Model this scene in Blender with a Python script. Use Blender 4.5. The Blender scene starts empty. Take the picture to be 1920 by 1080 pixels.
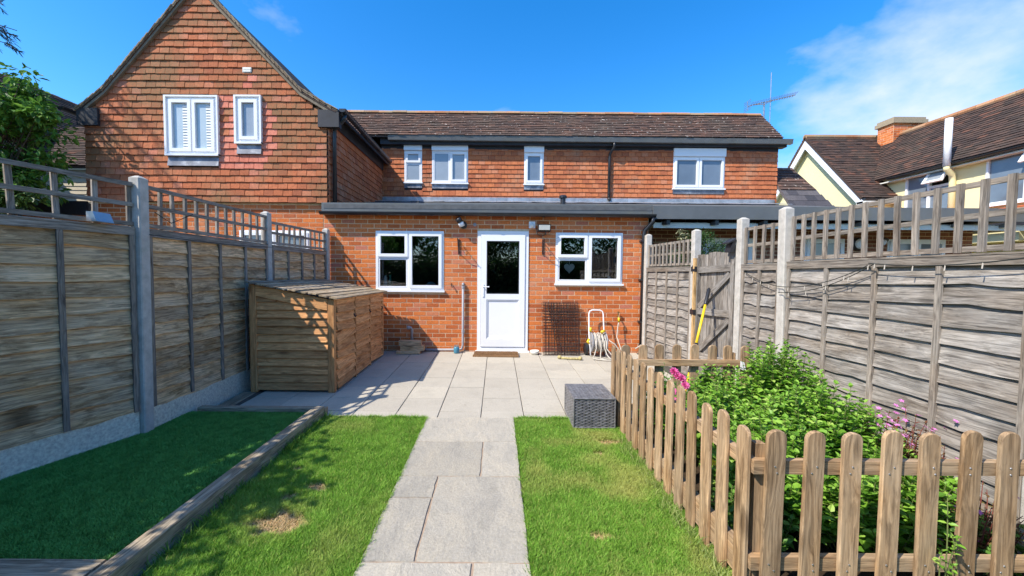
import bpy, math, random
import numpy as np
from mathutils import Vector, Matrix
random.seed(7)
rng = np.random.default_rng(7)
scene = bpy.context.scene
col = scene.collection
R = math.radians

# ------------------------------------------------------------------ camera
CZ = 1.38
cd = bpy.data.cameras.new('Camera'); cam = bpy.data.objects.new('Camera', cd); col.objects.link(cam)
cd.sensor_width = 36; cd.lens = 36 * 740 / 1920; cd.clip_end = 2000; cd.clip_start = 0.05
cd.shift_x = 28 / 1920; cd.shift_y = 5 / 1920
cam.matrix_world = Matrix.Translation((0, 0, CZ)) @ Matrix.Rotation(R(90 - 2.4), 4, 'X') @ Matrix.Rotation(R(0.45), 4, 'Z')
scene.camera = cam

# ------------------------------------------------------------------ sky and sun
SUN = Vector((0.80, 0.50, -1.0)).normalized()          # direction the light travels
elev = math.asin(-SUN.z); azim = math.atan2(-SUN.x, -SUN.y)
world = bpy.data.worlds.new('World'); scene.world = world; world.use_nodes = True
wn = world.node_tree; wn.nodes.clear()
def wnode(t, **k):
    n = wn.nodes.new(t)
    for a, b in k.items(): setattr(n, a, b)
    return n
sky = wnode('ShaderNodeTexSky', sky_type='NISHITA', sun_disc=False)
sky.sun_elevation = elev; sky.sun_rotation = azim
sky.air_density = 1.0; sky.dust_density = 0.5; sky.ozone_density = 4.0; sky.altitude = 100
hsv = wnode('ShaderNodeHueSaturation'); hsv.inputs['Saturation'].default_value = 1.36; hsv.inputs['Hue'].default_value = 0.502
wn.links.new(sky.outputs[0], hsv.inputs['Color'])
tc = wnode('ShaderNodeTexCoord'); sep = wnode('ShaderNodeSeparateXYZ'); wn.links.new(tc.outputs['Generated'], sep.inputs[0])
ad = wnode('ShaderNodeMath', operation='ADD'); ad.inputs[1].default_value = 0.22; wn.links.new(sep.outputs['Z'], ad.inputs[0])
dx = wnode('ShaderNodeMath', operation='DIVIDE'); wn.links.new(sep.outputs['X'], dx.inputs[0]); wn.links.new(ad.outputs[0], dx.inputs[1])
dy = wnode('ShaderNodeMath', operation='DIVIDE'); wn.links.new(sep.outputs['Y'], dy.inputs[0]); wn.links.new(ad.outputs[0], dy.inputs[1])
cmb = wnode('ShaderNodeCombineXYZ'); wn.links.new(dx.outputs[0], cmb.inputs[0]); wn.links.new(dy.outputs[0], cmb.inputs[1])
CLOUD_OFF = (50.66, 43.46, 0.0)
mp = wnode('ShaderNodeMapping'); mp.inputs['Location'].default_value = CLOUD_OFF; wn.links.new(cmb.outputs[0], mp.inputs['Vector'])
nz = wnode('ShaderNodeTexNoise'); nz.inputs['Scale'].default_value = 0.75; nz.inputs['Detail'].default_value = 8; nz.inputs['Roughness'].default_value = 0.55
nz.inputs['Distortion'].default_value = 0.25
wn.links.new(mp.outputs[0], nz.inputs['Vector'])
rp = wnode('ShaderNodeValToRGB'); rp.color_ramp.elements[0].position = 0.535; rp.color_ramp.elements[1].position = 0.68
wn.links.new(nz.outputs['Fac'], rp.inputs[0])
mx = wnode('ShaderNodeMix', data_type='RGBA'); wn.links.new(rp.outputs[0], mx.inputs['Factor'])
wn.links.new(hsv.outputs[0], mx.inputs['A']); mx.inputs['B'].default_value = (3.0, 3.35, 3.95, 1)
bg = wnode('ShaderNodeBackground'); bg.inputs['Strength'].default_value = 0.15
wn.links.new(mx.outputs['Result'], bg.inputs['Color'])
wo = wnode('ShaderNodeOutputWorld'); wn.links.new(bg.outputs[0], wo.inputs[0])
sd = bpy.data.lights.new('Sun', 'SUN'); sd.energy = 3.5; sd.angle = R(0.5); sd.color = (1.0, 0.925, 0.81)
so = bpy.data.objects.new('Sun', sd); col.objects.link(so)
so.rotation_euler = SUN.to_track_quat('-Z', 'Y').to_euler(); so.location = (-6, -4, 9)
vs = scene.view_settings; vs.view_transform = 'Standard'; vs.look = 'None'; vs.exposure = 1.0; vs.gamma = 1.0; vs.use_curve_mapping = False

# ------------------------------------------------------------------ helpers
W = {}
def gz(y): return 0.023 * (y - 7.0)
def link(name, data, parent=None, mat4=None):
    o = bpy.data.objects.new(name, data); col.objects.link(o)
    m = mat4 if mat4 is not None else Matrix.Identity(4)
    o.matrix_basis = m
    if parent is not None:
        o.parent = parent; o.matrix_parent_inverse = W[parent.name].inverted()
    W[o.name] = m.copy()
    return o
def tag(o, label, cat, group=None, kind=None):
    if label: o['label'] = label
    if cat: o['category'] = cat
    if group: o['group'] = group
    if kind: o['kind'] = kind
    return o
def thing(name, label, cat, loc, group=None):
    o = link(name, None, None, Matrix.Translation(loc)); o.empty_display_size = 0.1
    return tag(o, label, cat, group)
def mk(name, v, f, mat, smooth=False):
    me = bpy.data.meshes.new(name); me.from_pydata([tuple(p) for p in v], [], f)
    if mat: me.materials.append(mat)
    if smooth: me.polygons.foreach_set('use_smooth', [True] * len(me.polygons))
    me.update(); return me
def fast_mesh(name, V, F, mat, colors=None, smooth=False):
    """V (n,3) array, F (m,k) array, all faces with k corners; colors per vertex."""
    me = bpy.data.meshes.new(name); V = np.asarray(V, np.float32); F = np.asarray(F, np.int32)
    k = F.shape[1]
    me.vertices.add(len(V)); me.vertices.foreach_set('co', V.ravel())
    me.loops.add(F.size); me.loops.foreach_set('vertex_index', F.ravel())
    me.polygons.add(len(F)); me.polygons.foreach_set('loop_start', np.arange(0, F.size, k, dtype=np.int32))
    me.polygons.foreach_set('loop_total', np.full(len(F), k, np.int32))
    me.polygons.foreach_set('use_smooth', np.full(len(F), smooth, bool))
    me.update(calc_edges=True)
    if colors is not None:
        ca = me.color_attributes.new('tint', 'FLOAT_COLOR', 'POINT')
        c4 = np.ones((len(V), 4), np.float32); c4[:, :3] = colors
        ca.data.foreach_set('color', c4.ravel())
    if mat: me.materials.append(mat)
    return me
BOXF = [(0, 3, 2, 1), (4, 5, 6, 7), (0, 1, 5, 4), (1, 2, 6, 5), (2, 3, 7, 6), (3, 0, 4, 7)]
class MB:
    def __init__(s): s.v = []; s.f = []
    def add(s, v, f):
        n = len(s.v); s.v += [tuple(p) for p in v]; s.f += [tuple(i + n for i in q) for q in f]; return s
    def box(s, x0, x1, y0, y1, z0, z1):
        return s.add([(x0, y0, z0), (x1, y0, z0), (x1, y1, z0), (x0, y1, z0), (x0, y0, z1), (x1, y0, z1), (x1, y1, z1), (x0, y1, z1)], BOXF)
    def hexa(s, p): return s.add(p, BOXF)
    def ring(s, x0, x1, z0, z1, w, y0, y1):
        s.box(x0, x0 + w, y0, y1, z0, z1); s.box(x1 - w, x1, y0, y1, z0, z1)
        s.box(x0 + w, x1 - w, y0, y1, z0, z0 + w); return s.box(x0 + w, x1 - w, y0, y1, z1 - w, z1)
    def tube(s, pts, r, n=8, close=True):
        pts = [Vector(p) for p in pts]; rs = r if isinstance(r, (list, tuple)) else [r] * len(pts)
        base = len(s.v); up = None
        for i, p in enumerate(pts):
            d = (pts[min(i + 1, len(pts) - 1)] - pts[max(i - 1, 0)]).normalized()
            if up is None:
                up = Vector((0, 0, 1)) if abs(d.z) < 0.9 else Vector((1, 0, 0))
            a = d.cross(up).normalized(); b = a.cross(d).normalized(); up = b
            for k in range(n):
                t = 2 * math.pi * k / n; s.v.append(tuple(p + (a * math.cos(t) + b * math.sin(t)) * rs[i]))
        for i in range(len(pts) - 1):
            for k in range(n):
                s.f.append((base + i * n + k, base + i * n + (k + 1) % n, base + (i + 1) * n + (k + 1) % n, base + (i + 1) * n + k))
        if close:
            s.f.append(tuple(base + k for k in range(n))[::-1]); e = base + (len(pts) - 1) * n
            s.f.append(tuple(e + k for k in range(n)))
        return s
    def lathe(s, c, prof, n=16, axis='Z'):
        base = len(s.v); c = Vector(c)
        for (r, h) in prof:
            for k in range(n):
                t = 2 * math.pi * k / n; a, b = r * math.cos(t), r * math.sin(t)
                s.v.append(tuple(c + (Vector((a, b, h)) if axis == 'Z' else Vector((a, h, b)) if axis == 'Y' else Vector((h, a, b)))))
        for i in range(len(prof) - 1):
            for k in range(n):
                s.f.append((base + i * n + k, base + i * n + (k + 1) % n, base + (i + 1) * n + (k + 1) % n, base + (i + 1) * n + k))
        s.f.append(tuple(base + k for k in range(n))[::-1]); e = base + (len(prof) - 1) * n
        s.f.append(tuple(e + k for k in range(n))); return s
    def prism(s, poly, ext):
        """poly: 3D points, extruded by vector ext."""
        n = len(poly); base = len(s.v); e = Vector(ext)
        s.v += [tuple(p) for p in poly] + [tuple(Vector(p) + e) for p in poly]
        s.f.append(tuple(base + i for i in range(n))); s.f.append(tuple(base + n + i for i in range(n))[::-1])
        for i in range(n): s.f.append((base + (i + 1) % n, base + i, base + n + i, base + n + (i + 1) % n))
        return s
    def build(s, name, mat, parent=None, smooth=False):
        return link(name, mk(name, s.v, s.f, mat, smooth), parent)
def stag(o, kind): o['kind'] = kind; return o

PL = {}
def plank(name, p0, p1, w, t, wdir, mat, parent, var=0, ch=0.0):
    """timber piece from p0 to p1 (centre line), width w along wdir, thickness t; local X runs along it."""
    p0 = Vector(p0); p1 = Vector(p1); d = p1 - p0; L = d.length; d.normalize()
    wd = Vector(wdir); wd = (wd - d * wd.dot(d)).normalized(); td = d.cross(wd)
    key = (round(L, 3), w, t, mat.name, ch)
    if key not in PL:
        b = MB(); c = ch
        if c:
            sec = [(-w/2 + c, -t/2), (w/2 - c, -t/2), (w/2, -t/2 + c), (w/2, t/2 - c), (w/2 - c, t/2), (-w/2 + c, t/2), (-w/2, t/2 - c), (-w/2, -t/2 + c)]
            b.prism([(0, a, e) for a, e in sec], (L, 0, 0))
        else: b.box(0, L, -w/2, w/2, -t/2, t/2)
        PL[key] = mk(name, b.v, b.f, mat)
    m = Matrix((( d.x, wd.x, td.x, p0.x), (d.y, wd.y, td.y, p0.y), (d.z, wd.z, td.z, p0.z), (0, 0, 0, 1)))
    return link(name, PL[key], parent, m)

# ------------------------------------------------------------------ materials
class NT:
    def __init__(s, name):
        s.m = bpy.data.materials.new(name); s.m.use_nodes = True; s.t = s.m.node_tree
        s.b = s.t.nodes['Principled BSDF']; s.out = s.t.nodes['Material Output']
    def n(s, t, **k):
        x = s.t.nodes.new(t)
        for a, b in k.items(): setattr(x, a, b)
        return x
    def l(s, a, b): s.t.links.new(a, b)
    def math(s, op, a, b=None, clamp=False):
        x = s.n('ShaderNodeMath', operation=op); x.use_clamp = clamp
        for i, q in enumerate((a, b)):
            if q is None: continue
            if isinstance(q, (int, float)): x.inputs[i].default_value = q
            else: s.l(q, x.inputs[i])
        return x.outputs[0]
    def ramp(s, fac, stops):
        x = s.n('ShaderNodeValToRGB'); cr = x.color_ramp
        while len(cr.elements) < len(stops): cr.elements.new(0.5)
        for e, (p, c) in zip(cr.elements, stops):
            e.position = p; e.color = (c, c, c, 1) if isinstance(c, (int, float)) else (*c, 1)
        s.l(fac, x.inputs[0]); return x.outputs[0]
    def mix(s, f, a, b, mode='MIX'):
        x = s.n('ShaderNodeMix', data_type='RGBA', blend_type=mode)
        for sock, q in ((x.inputs['Factor'], f), (x.inputs['A'], a), (x.inputs['B'], b)):
            if isinstance(q, (int, float)): sock.default_value = q if sock.name == 'Factor' else (q, q, q, 1)
            elif isinstance(q, tuple): sock.default_value = (*q, 1)
            else: s.l(q, sock)
        return x.outputs['Result']
    def noise(s, vec, scale, detail=4, rough=0.55, dist=0.0):
        x = s.n('ShaderNodeTexNoise'); x.inputs['Scale'].default_value = scale; x.inputs['Detail'].default_value = detail
        x.inputs['Roughness'].default_value = rough; x.inputs['Distortion'].default_value = dist
        if vec is not None: s.l(vec, x.inputs['Vector'])
        return x.outputs['Fac']
    def pos(s): return s.n('ShaderNodeNewGeometry').outputs['Position']
    def obj(s): return s.n('ShaderNodeTexCoord').outputs['Object']
    def rnd(s):
        a = s.n('ShaderNodeObjectInfo').outputs['Random']; b = s.n('ShaderNodeNewGeometry').outputs['Random Per Island']
        return s.math('FRACT', s.math('ADD', a, b))
    def mapping(s, vec, scale=(1, 1, 1), loc=None, rot=(0, 0, 0)):
        x = s.n('ShaderNodeMapping'); x.inputs['Scale'].default_value = scale; x.inputs['Rotation'].default_value = rot
        s.l(vec, x.inputs['Vector'])
        if loc is not None: s.l(loc, x.inputs['Location'])
        return x.outputs[0]
    def bump(s, h, strength, dist=0.01):
        x = s.n('ShaderNodeBump'); x.inputs['Strength'].default_value = strength; x.inputs['Distance'].default_value = dist
        s.l(h, x.inputs['Height']); s.l(x.outputs[0], s.b.inputs['Normal'])
    def fin(s, color, rough=0.8, spec=0.3, metal=0.0):
        if isinstance(color, tuple): s.b.inputs['Base Color'].default_value = (*color, 1)
        else: s.l(color, s.b.inputs['Base Color'])
        if isinstance(rough, (int, float)): s.b.inputs['Roughness'].default_value = rough
        else: s.l(rough, s.b.inputs['Roughness'])
        s.b.inputs['Specular IOR Level'].default_value = spec; s.b.inputs['Metallic'].default_value = metal
        return s.m
def sc(c, k): return tuple(min(1, x * k) for x in c)

def m_plain(name, c, rough=0.6, var=0.15, nscale=6, spec=0.3, metal=0.0, bump=0.0, dirt=None, dirt_amt=0.3):
    t = NT(name); p = t.pos(); n = t.noise(p, nscale, 5, 0.6)
    colr = t.mix(t.ramp(n, [(0.3, 0.0), (0.75, 1.0)]), sc(c, 1 - var), sc(c, 1 + var * 0.6))
    if dirt:
        d = t.ramp(t.noise(p, nscale * 0.7, 7, 0.7), [(0.5, 0.0), (0.72, dirt_amt)])
        colr = t.mix(d, colr, dirt)
    if bump: t.bump(t.noise(p, nscale * 12, 4, 0.6), bump, 0.004)
    return t.fin(colr, rough, spec, metal)

def m_wood(name, dark, light, grey=None, knots=True, rough=0.75, bump=0.5, gfreq=1.0, fine_amt=0.7, stain_amt=0.5):
    t = NT(name); r = t.rnd()
    off = t.n('ShaderNodeCombineXYZ'); t.l(t.math('MULTIPLY', r, 47.0), off.inputs[0]); t.l(t.math('MULTIPLY', r, 91.0), off.inputs[1]); t.l(t.math('MULTIPLY', r, 23.0), off.inputs[2])
    o = t.obj()
    v0 = t.mapping(o, (1.1, 5, 5), off.outputs[0])
    warp = t.noise(v0, 1.3, 3, 0.5)
    v1 = t.mapping(o, (1.6 * gfreq, 30 * gfreq, 30 * gfreq), off.outputs[0])
    ws = t.n('ShaderNodeVectorMath', operation='SCALE'); wc = t.n('ShaderNodeCombineXYZ'); t.l(warp, wc.inputs[1]); t.l(warp, wc.inputs[2])
    t.l(wc.outputs[0], ws.inputs[0]); ws.inputs['Scale'].default_value = 9.0
    va = t.n('ShaderNodeVectorMath', operation='ADD'); t.l(v1, va.inputs[0]); t.l(ws.outputs[0], va.inputs[1])
    g = t.noise(va.outputs[0], 1.0, 6, 0.62, 0.4)
    c = t.mix(t.ramp(g, [(0.30, 0.0), (0.68, 1.0)]), dark, light)
    big = t.noise(t.mapping(o, (2.0, 6, 6), off.outputs[0]), 1.0, 4, 0.6)
    if grey: c = t.mix(t.ramp(big, [(0.35, 0.0), (0.7, 0.85)]), c, t.mix(t.ramp(g, [(0.3, 0.0), (0.7, 1.0)]), sc(grey, 0.62), grey))
    if knots:
        vo = t.n('ShaderNodeTexVoronoi'); vo.inputs['Scale'].default_value = 1.0
        t.l(t.mapping(o, (2.4, 7.5, 0.3), off.outputs[0]), vo.inputs['Vector'])
        k = t.ramp(t.math('ADD', vo.outputs['Distance'], t.math('MULTIPLY', g, 0.12)), [(0.13, 1.0), (0.30, 0.0)])
        c = t.mix(t.math('MULTIPLY', k, 0.75), c, sc(dark, 0.45))
    vf = t.n('ShaderNodeVectorMath', operation='ADD'); t.l(t.mapping(o, (3.5 * gfreq, 95 * gfreq, 95 * gfreq), off.outputs[0]), vf.inputs[0]); t.l(ws.outputs[0], vf.inputs[1])
    fine = t.noise(vf.outputs[0], 1.0, 3, 0.6, 0.2)
    c = t.mix(fine_amt, c, t.mix(1.0, c, t.ramp(fine, [(0.33, 0.25), (0.50, 1.0), (0.68, 1.45)]), 'MULTIPLY'))
    stn = t.noise(t.mapping(o, (4.5, 13, 13), off.outputs[0]), 1.0, 5, 0.7)
    c = t.mix(t.ramp(stn, [(0.52, 0.0), (0.72, stain_amt)]), c, sc(dark, 0.55))
    val = t.n('ShaderNodeHueSaturation'); t.l(c, val.inputs['Color']); t.l(t.math('ADD', t.math('MULTIPLY', r, 0.45), 0.77), val.inputs['Value'])
    t.bump(g, bump, 0.004)
    return t.fin(val.outputs[0], rough, 0.25)

def m_units(name, stops, nscale=9, stain=None, stain_amt=0.6, stain_rng=(0.5, 0.7), spots=None, rough=0.85, bump=0.5, grad=None):
    """bricks, tiles: colour picked per piece, then stains over the lot"""
    t = NT(name); p = t.pos(); r = t.rnd()
    c = t.ramp(r, stops)
    n = t.noise(p, nscale * 4, 5, 0.7)
    c = t.mix(0.55, c, t.mix(1.0, c, t.ramp(n, [(0.3, 0.45), (0.7, 1.25)]), 'MULTIPLY'))
    if stain:
        st = t.ramp(t.noise(p, nscale * 0.14, 6, 0.65), [(stain_rng[0], 0.0), (stain_rng[1], stain_amt)])
        st = t.math('MULTIPLY', st, t.ramp(t.noise(p, nscale * 5, 3, 0.6), [(0.3, 0.35), (0.62, 1.0)]))
        c = t.mix(st, c, stain)
    if spots:
        sp = t.ramp(t.noise(p, spots[1], 3, 0.6), [(spots[2], 0.0), (spots[2] + 0.035, 1.0)])
        c = t.mix(sp, c, spots[0])
    t.bump(n, bump, 0.004)
    return t.fin(c, rough, 0.2)

BRICK = m_units('brick', [(0.0, (0.44, 0.11, 0.035)), (0.3, (0.60, 0.165, 0.045)), (0.6, (0.70, 0.205, 0.055)), (0.85, (0.66, 0.225, 0.09)), (1.0, (0.50, 0.17, 0.11))], 9, (0.52, 0.36, 0.26), 0.35, (0.55, 0.75))
BRICK_DK = m_units('brown_brick', [(0.0, (0.20, 0.08, 0.05)), (0.5, (0.28, 0.105, 0.06)), (1.0, (0.33, 0.14, 0.085))], 9)
MORTAR = m_plain('mortar', (0.74, 0.56, 0.36), 0.95, 0.2, 20, 0.1, bump=0.5)
TILE = m_units('hanging_tile', [(0.0, (0.34, 0.11, 0.055)), (0.3, (0.43, 0.135, 0.06)), (0.6, (0.50, 0.155, 0.068)), (0.9, (0.52, 0.19, 0.095)), (1.0, (0.56, 0.20, 0.13))], 8, (0.20, 0.13, 0.065), 0.88, (0.43, 0.60))
TILE_O = m_units('orange_tile', [(0.0, (0.40, 0.125, 0.06)), (0.35, (0.50, 0.16, 0.07)), (0.7, (0.57, 0.185, 0.075)), (1.0, (0.55, 0.22, 0.12))], 8, (0.36, 0.25, 0.165), 0.7, (0.52, 0.68))
TILE_N = m_units('new_tile', [(0.0, (0.54, 0.16, 0.10)), (0.5, (0.62, 0.21, 0.14)), (1.0, (0.66, 0.25, 0.17))], 8)
ROOFT = m_units('roof_tile', [(0.0, (0.075, 0.052, 0.046)), (0.4, (0.105, 0.068, 0.056)), (0.75, (0.135, 0.082, 0.064)), (1.0, (0.165, 0.092, 0.068))], 8, (0.13, 0.115, 0.09), 0.5, (0.45, 0.7), ((0.62, 0.58, 0.52), 15, 0.655))
ROOFB = m_units('brown_roof_tile', [(0.0, (0.050, 0.037, 0.033)), (0.5, (0.078, 0.052, 0.044)), (0.88, (0.105, 0.064, 0.050)), (1.0, (0.16, 0.075, 0.052))], 8, (0.10, 0.085, 0.065), 0.5, (0.45, 0.7))
RIDGE = m_units('ridge_tile', [(0.0, (0.30, 0.14, 0.07)), (0.5, (0.42, 0.20, 0.10)), (1.0, (0.50, 0.26, 0.14))], 8, (0.30, 0.27, 0.18), 0.8, (0.42, 0.6))
SLATE = m_units('slate', [(0.0, (0.055, 0.055, 0.065)), (0.5, (0.085, 0.08, 0.09)), (1.0, (0.13, 0.12, 0.125))], 8)
VERGE = m_units('verge_tile', [(0.0, (0.16, 0.12, 0.085)), (0.5, (0.26, 0.20, 0.14)), (1.0, (0.36, 0.29, 0.20))], 10)
UPVC = m_plain('white_upvc', (0.82, 0.83, 0.85), 0.35, 0.03, 3, 0.5)
CREAMP = m_plain('cream_plastic', (0.78, 0.77, 0.70), 0.4, 0.05, 3, 0.5)
BLACK = m_plain('black_plastic', (0.022, 0.023, 0.027), 0.35, 0.25, 8, 0.5)
FASCIA = m_plain('grey_fascia', (0.125, 0.132, 0.136), 0.4, 0.2, 3, 0.5, dirt=(0.16, 0.15, 0.10), dirt_amt=0.55)
DARKF = m_plain('dark_board', (0.030, 0.031, 0.037), 0.55, 0.3, 6, 0.35)
LEAD = m_plain('lead', (0.17, 0.18, 0.21), 0.45, 0.35, 7, 0.5, metal=0.25, bump=0.2, dirt=(0.52, 0.53, 0.55), dirt_amt=0.8)
LEADB = m_plain('bright_flashing', (0.42, 0.44, 0.47), 0.35, 0.4, 5, 0.5, metal=0.4, bump=0.2, dirt=(0.20, 0.21, 0.23), dirt_amt=0.7)
FELT = m_plain('roof_felt', (0.12, 0.125, 0.13), 0.8, 0.3, 9, 0.2, bump=0.3)
CONC = m_plain('concrete', (0.53, 0.50, 0.455), 0.9, 0.22, 14, 0.2, bump=0.8, dirt=(0.25, 0.26, 0.20), dirt_amt=0.35)
PEBBLE = m_plain('rough_concrete', (0.90, 0.80, 0.66), 0.95, 0.35, 45, 0.2, bump=1.0, dirt=(0.24, 0.25, 0.20), dirt_amt=0.4)
def m_slab():
    t = NT('patio_slab'); q = t.pos(); r = t.rnd()
    c = t.ramp(r, [(0.0, (0.40, 0.365, 0.305)), (0.5, (0.435, 0.40, 0.335)), (1.0, (0.465, 0.425, 0.35))])
    c = t.mix(0.6, c, t.mix(1.0, c, t.ramp(t.noise(q, 90, 3, 0.7), [(0.3, 0.72), (0.7, 1.22)]), 'MULTIPLY'))
    c = t.mix(t.ramp(t.noise(q, 3.5, 7, 0.7), [(0.48, 0.0), (0.72, 0.5)]), c, (0.31, 0.285, 0.24))
    c = t.mix(t.ramp(t.noise(q, 26, 3, 0.6), [(0.68, 0.0), (0.72, 0.7)]), c, (0.22, 0.20, 0.16))
    t.bump(t.noise(q, 60, 4, 0.65), 0.5, 0.004); return t.fin(c, 0.9, 0.2)
SLAB = m_slab()
GROUT = m_plain('patio_bed', (0.10, 0.09, 0.08), 0.95, 0.3, 20, 0.1)
YELLOW_R = m_plain('cream_render', (0.80, 0.72, 0.42), 0.9, 0.04, 3, 0.2, bump=0.2)
BEIGE = m_plain('beige_siding', (0.50, 0.43, 0.31), 0.7, 0.1, 5)
ROOM = m_plain('dim_room', (0.018, 0.017, 0.017), 0.9, 0.2, 3, 0.1)  # near-black wall colour stands in for the shade indoors
SOIL = m_plain('soil', (0.055, 0.038, 0.024), 0.95, 0.4, 20, 0.1, bump=1.0)
MUD = m_plain('ground_earth', (0.085, 0.085, 0.045), 0.95, 0.4, 1.5, 0.1)
WGREY = m_wood('weathered_fence', (0.095, 0.076, 0.060), (0.34, 0.295, 0.25), (0.385, 0.37, 0.35), bump=0.8, gfreq=1.2, fine_amt=0.6, stain_amt=0.5)
WLEFT = m_wood('weathered_brown_fence', (0.24, 0.125, 0.045), (0.76, 0.50, 0.265), (0.70, 0.53, 0.35), bump=0.9, gfreq=1.2, fine_amt=0.65, stain_amt=0.8)
WSLAT = m_wood('weathered_batten', (0.14, 0.105, 0.078), (0.34, 0.285, 0.23), (0.33, 0.305, 0.275), knots=False, gfreq=1.4, stain_amt=0.35)
WSHED = m_wood('treated_timber', (0.42, 0.175, 0.062), (0.74, 0.39, 0.165), None, bump=0.5, gfreq=1.3, fine_amt=0.5, stain_amt=0.35)
WSHEDR = m_wood('roof_batten_timber', (0.24, 0.16, 0.085), (0.50, 0.39, 0.25), (0.38, 0.34, 0.28), bump=0.4)
WPICK = m_wood('picket_timber', (0.15, 0.082, 0.036), (0.52, 0.335, 0.18), (0.47, 0.355, 0.235), bump=0.6, knots=True, gfreq=1.2, fine_amt=0.5, stain_amt=0.4)
WSLEEP = m_wood('sleeper_timber', (0.15, 0.11, 0.065), (0.36, 0.29, 0.20), (0.36, 0.315, 0.24), bump=0.8, gfreq=1.3)
WNEW = m_wood('fresh_timber', (0.50, 0.30, 0.12), (0.66, 0.45, 0.22), None, bump=0.3)
YEL = m_plain('yellow_plastic', (0.78, 0.54, 0.02), 0.4, 0.06, 5, 0.5)
HOSE = m_plain('grey_hose', (0.48, 0.44, 0.38), 0.5, 0.12, 9, 0.4)
RUST = m_plain('dark_rusty_wire', (0.060, 0.036, 0.032), 0.6, 0.4, 20, 0.3, metal=0.2)
GREYP = m_plain('grey_plastic_pipe', (0.34, 0.34, 0.36), 0.5, 0.12, 8, 0.4)
ROPE = m_plain('rope', (0.50, 0.42, 0.20), 0.9, 0.4, 40, 0.1, bump=0.6)
COIR = m_plain('coir', (0.30, 0.175, 0.09), 1.0, 0.5, 60, 0.05, bump=1.0)
RATTAN = m_plain('grey_rattan', (0.17, 0.17, 0.18), 0.38, 0.55, 25, 0.5)
RATTAN_D = m_plain('rattan_core', (0.02, 0.02, 0.022), 0.7, 0.2, 25, 0.3)
METAL = m_plain('galvanised_metal', (0.45, 0.46, 0.48), 0.35, 0.15, 10, 0.5, metal=0.8)
BARK = m_plain('bark', (0.12, 0.085, 0.06), 0.95, 0.4, 20, 0.1, bump=1.0)
STEM = m_plain('green_stem', (0.13, 0.16, 0.05), 0.8, 0.3, 20, 0.2)
REDSTEM = m_plain('red_stem', (0.20, 0.06, 0.045), 0.8, 0.3, 20, 0.2)
WIRE = m_plain('cable', (0.02, 0.025, 0.022), 0.6, 0.2, 10, 0.3)
BLUEP = m_plain('blue_plastic', (0.06, 0.22, 0.32), 0.4, 0.1, 5, 0.5)
TEAL = m_plain('green_bottle', (0.10, 0.30, 0.20), 0.25, 0.1, 5, 0.5)
CUT = m_plain('cut_timber', (0.60, 0.42, 0.24), 0.9, 0.2, 30, 0.1)
BLIND = m_plain('white_blind', (0.62, 0.64, 0.64), 0.6, 0.03, 3, 0.3)

def m_stone():
    t = NT('sandstone_flag'); o = t.pos(); r = t.rnd()
    off = t.n('ShaderNodeCombineXYZ'); t.l(t.math('MULTIPLY', r, 17.0), off.inputs[0]); t.l(t.math('MULTIPLY', r, 31.0), off.inputs[1])
    v = t.mapping(o, (5.0, 2.6, 3.0), off.outputs[0])
    n = t.noise(v, 1.0, 10, 0.66, 0.35)
    c = t.ramp(n, [(0.25, (0.29, 0.27, 0.232)), (0.45, (0.35, 0.322, 0.27)), (0.60, (0.39, 0.352, 0.285)), (0.80, (0.36, 0.328, 0.272))])
    ridge = t.ramp(n, [(0.475, 0.0), (0.49, 1.0), (0.505, 0.0)])
    c = t.mix(t.math('MULTIPLY', ridge, 0.22), c, (0.42, 0.39, 0.34))
    hs = t.n('ShaderNodeHueSaturation'); t.l(c, hs.inputs['Color']); t.l(t.math('ADD', t.math('MULTIPLY', r, 0.22), 0.92), hs.inputs['Value'])
    sp = t.noise(o, 70, 4, 0.7); t.bump(t.math('ADD', n, t.math('MULTIPLY', sp, 0.18)), 0.9, 0.022)
    c2 = t.mix(0.55, hs.outputs[0], t.mix(1.0, hs.outputs[0], t.ramp(sp, [(0.3, 0.7), (0.7, 1.25)]), 'MULTIPLY'))
    c2 = t.mix(t.ramp(t.noise(o, 7, 6, 0.75), [(0.58, 0.0), (0.70, 0.4)]), c2, (0.20, 0.185, 0.15))
    return t.fin(c2, 0.85, 0.25)
STONE = m_stone()
PJOINT = m_plain('path_joint', (0.36, 0.27, 0.20), 0.95, 0.3, 25, 0.1)

def m_leaf(name, stops, trans=0.35, rough=0.45):
    t = NT(name); r = t.rnd(); c = t.ramp(r, stops)
    t.fin(c, rough, 0.35)
    tr = t.n('ShaderNodeBsdfTranslucent'); t.l(c, tr.inputs['Color'])
    ms = t.n('ShaderNodeMixShader'); ms.inputs[0].default_value = trans
    t.l(t.b.outputs[0], ms.inputs[1]); t.l(tr.outputs[0], ms.inputs[2]); t.l(ms.outputs[0], t.out.inputs[0])
    return t.m
LEAF_B = m_leaf('bright_leaf', [(0.0, (0.095, 0.23, 0.022)), (0.5, (0.20, 0.40, 0.040)), (0.85, (0.30, 0.52, 0.07)), (1.0, (0.42, 0.58, 0.13))])
LEAF_D = m_leaf('dark_leaf', [(0.0, (0.022, 0.055, 0.014)), (0.5, (0.045, 0.105, 0.025)), (1.0, (0.085, 0.17, 0.035))])
LEAF_M = m_leaf('mid_leaf', [(0.0, (0.055, 0.14, 0.022)), (0.5, (0.105, 0.25, 0.035)), (1.0, (0.19, 0.36, 0.06))])
NEEDLE = m_leaf('needle', [(0.0, (0.014, 0.028, 0.018)), (1.0, (0.035, 0.06, 0.03))], 0.15)
REDLEAF = m_leaf('reddish_leaf', [(0.0, (0.20, 0.06, 0.04)), (0.5, (0.17, 0.14, 0.045)), (1.0, (0.24, 0.20, 0.06))])
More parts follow.
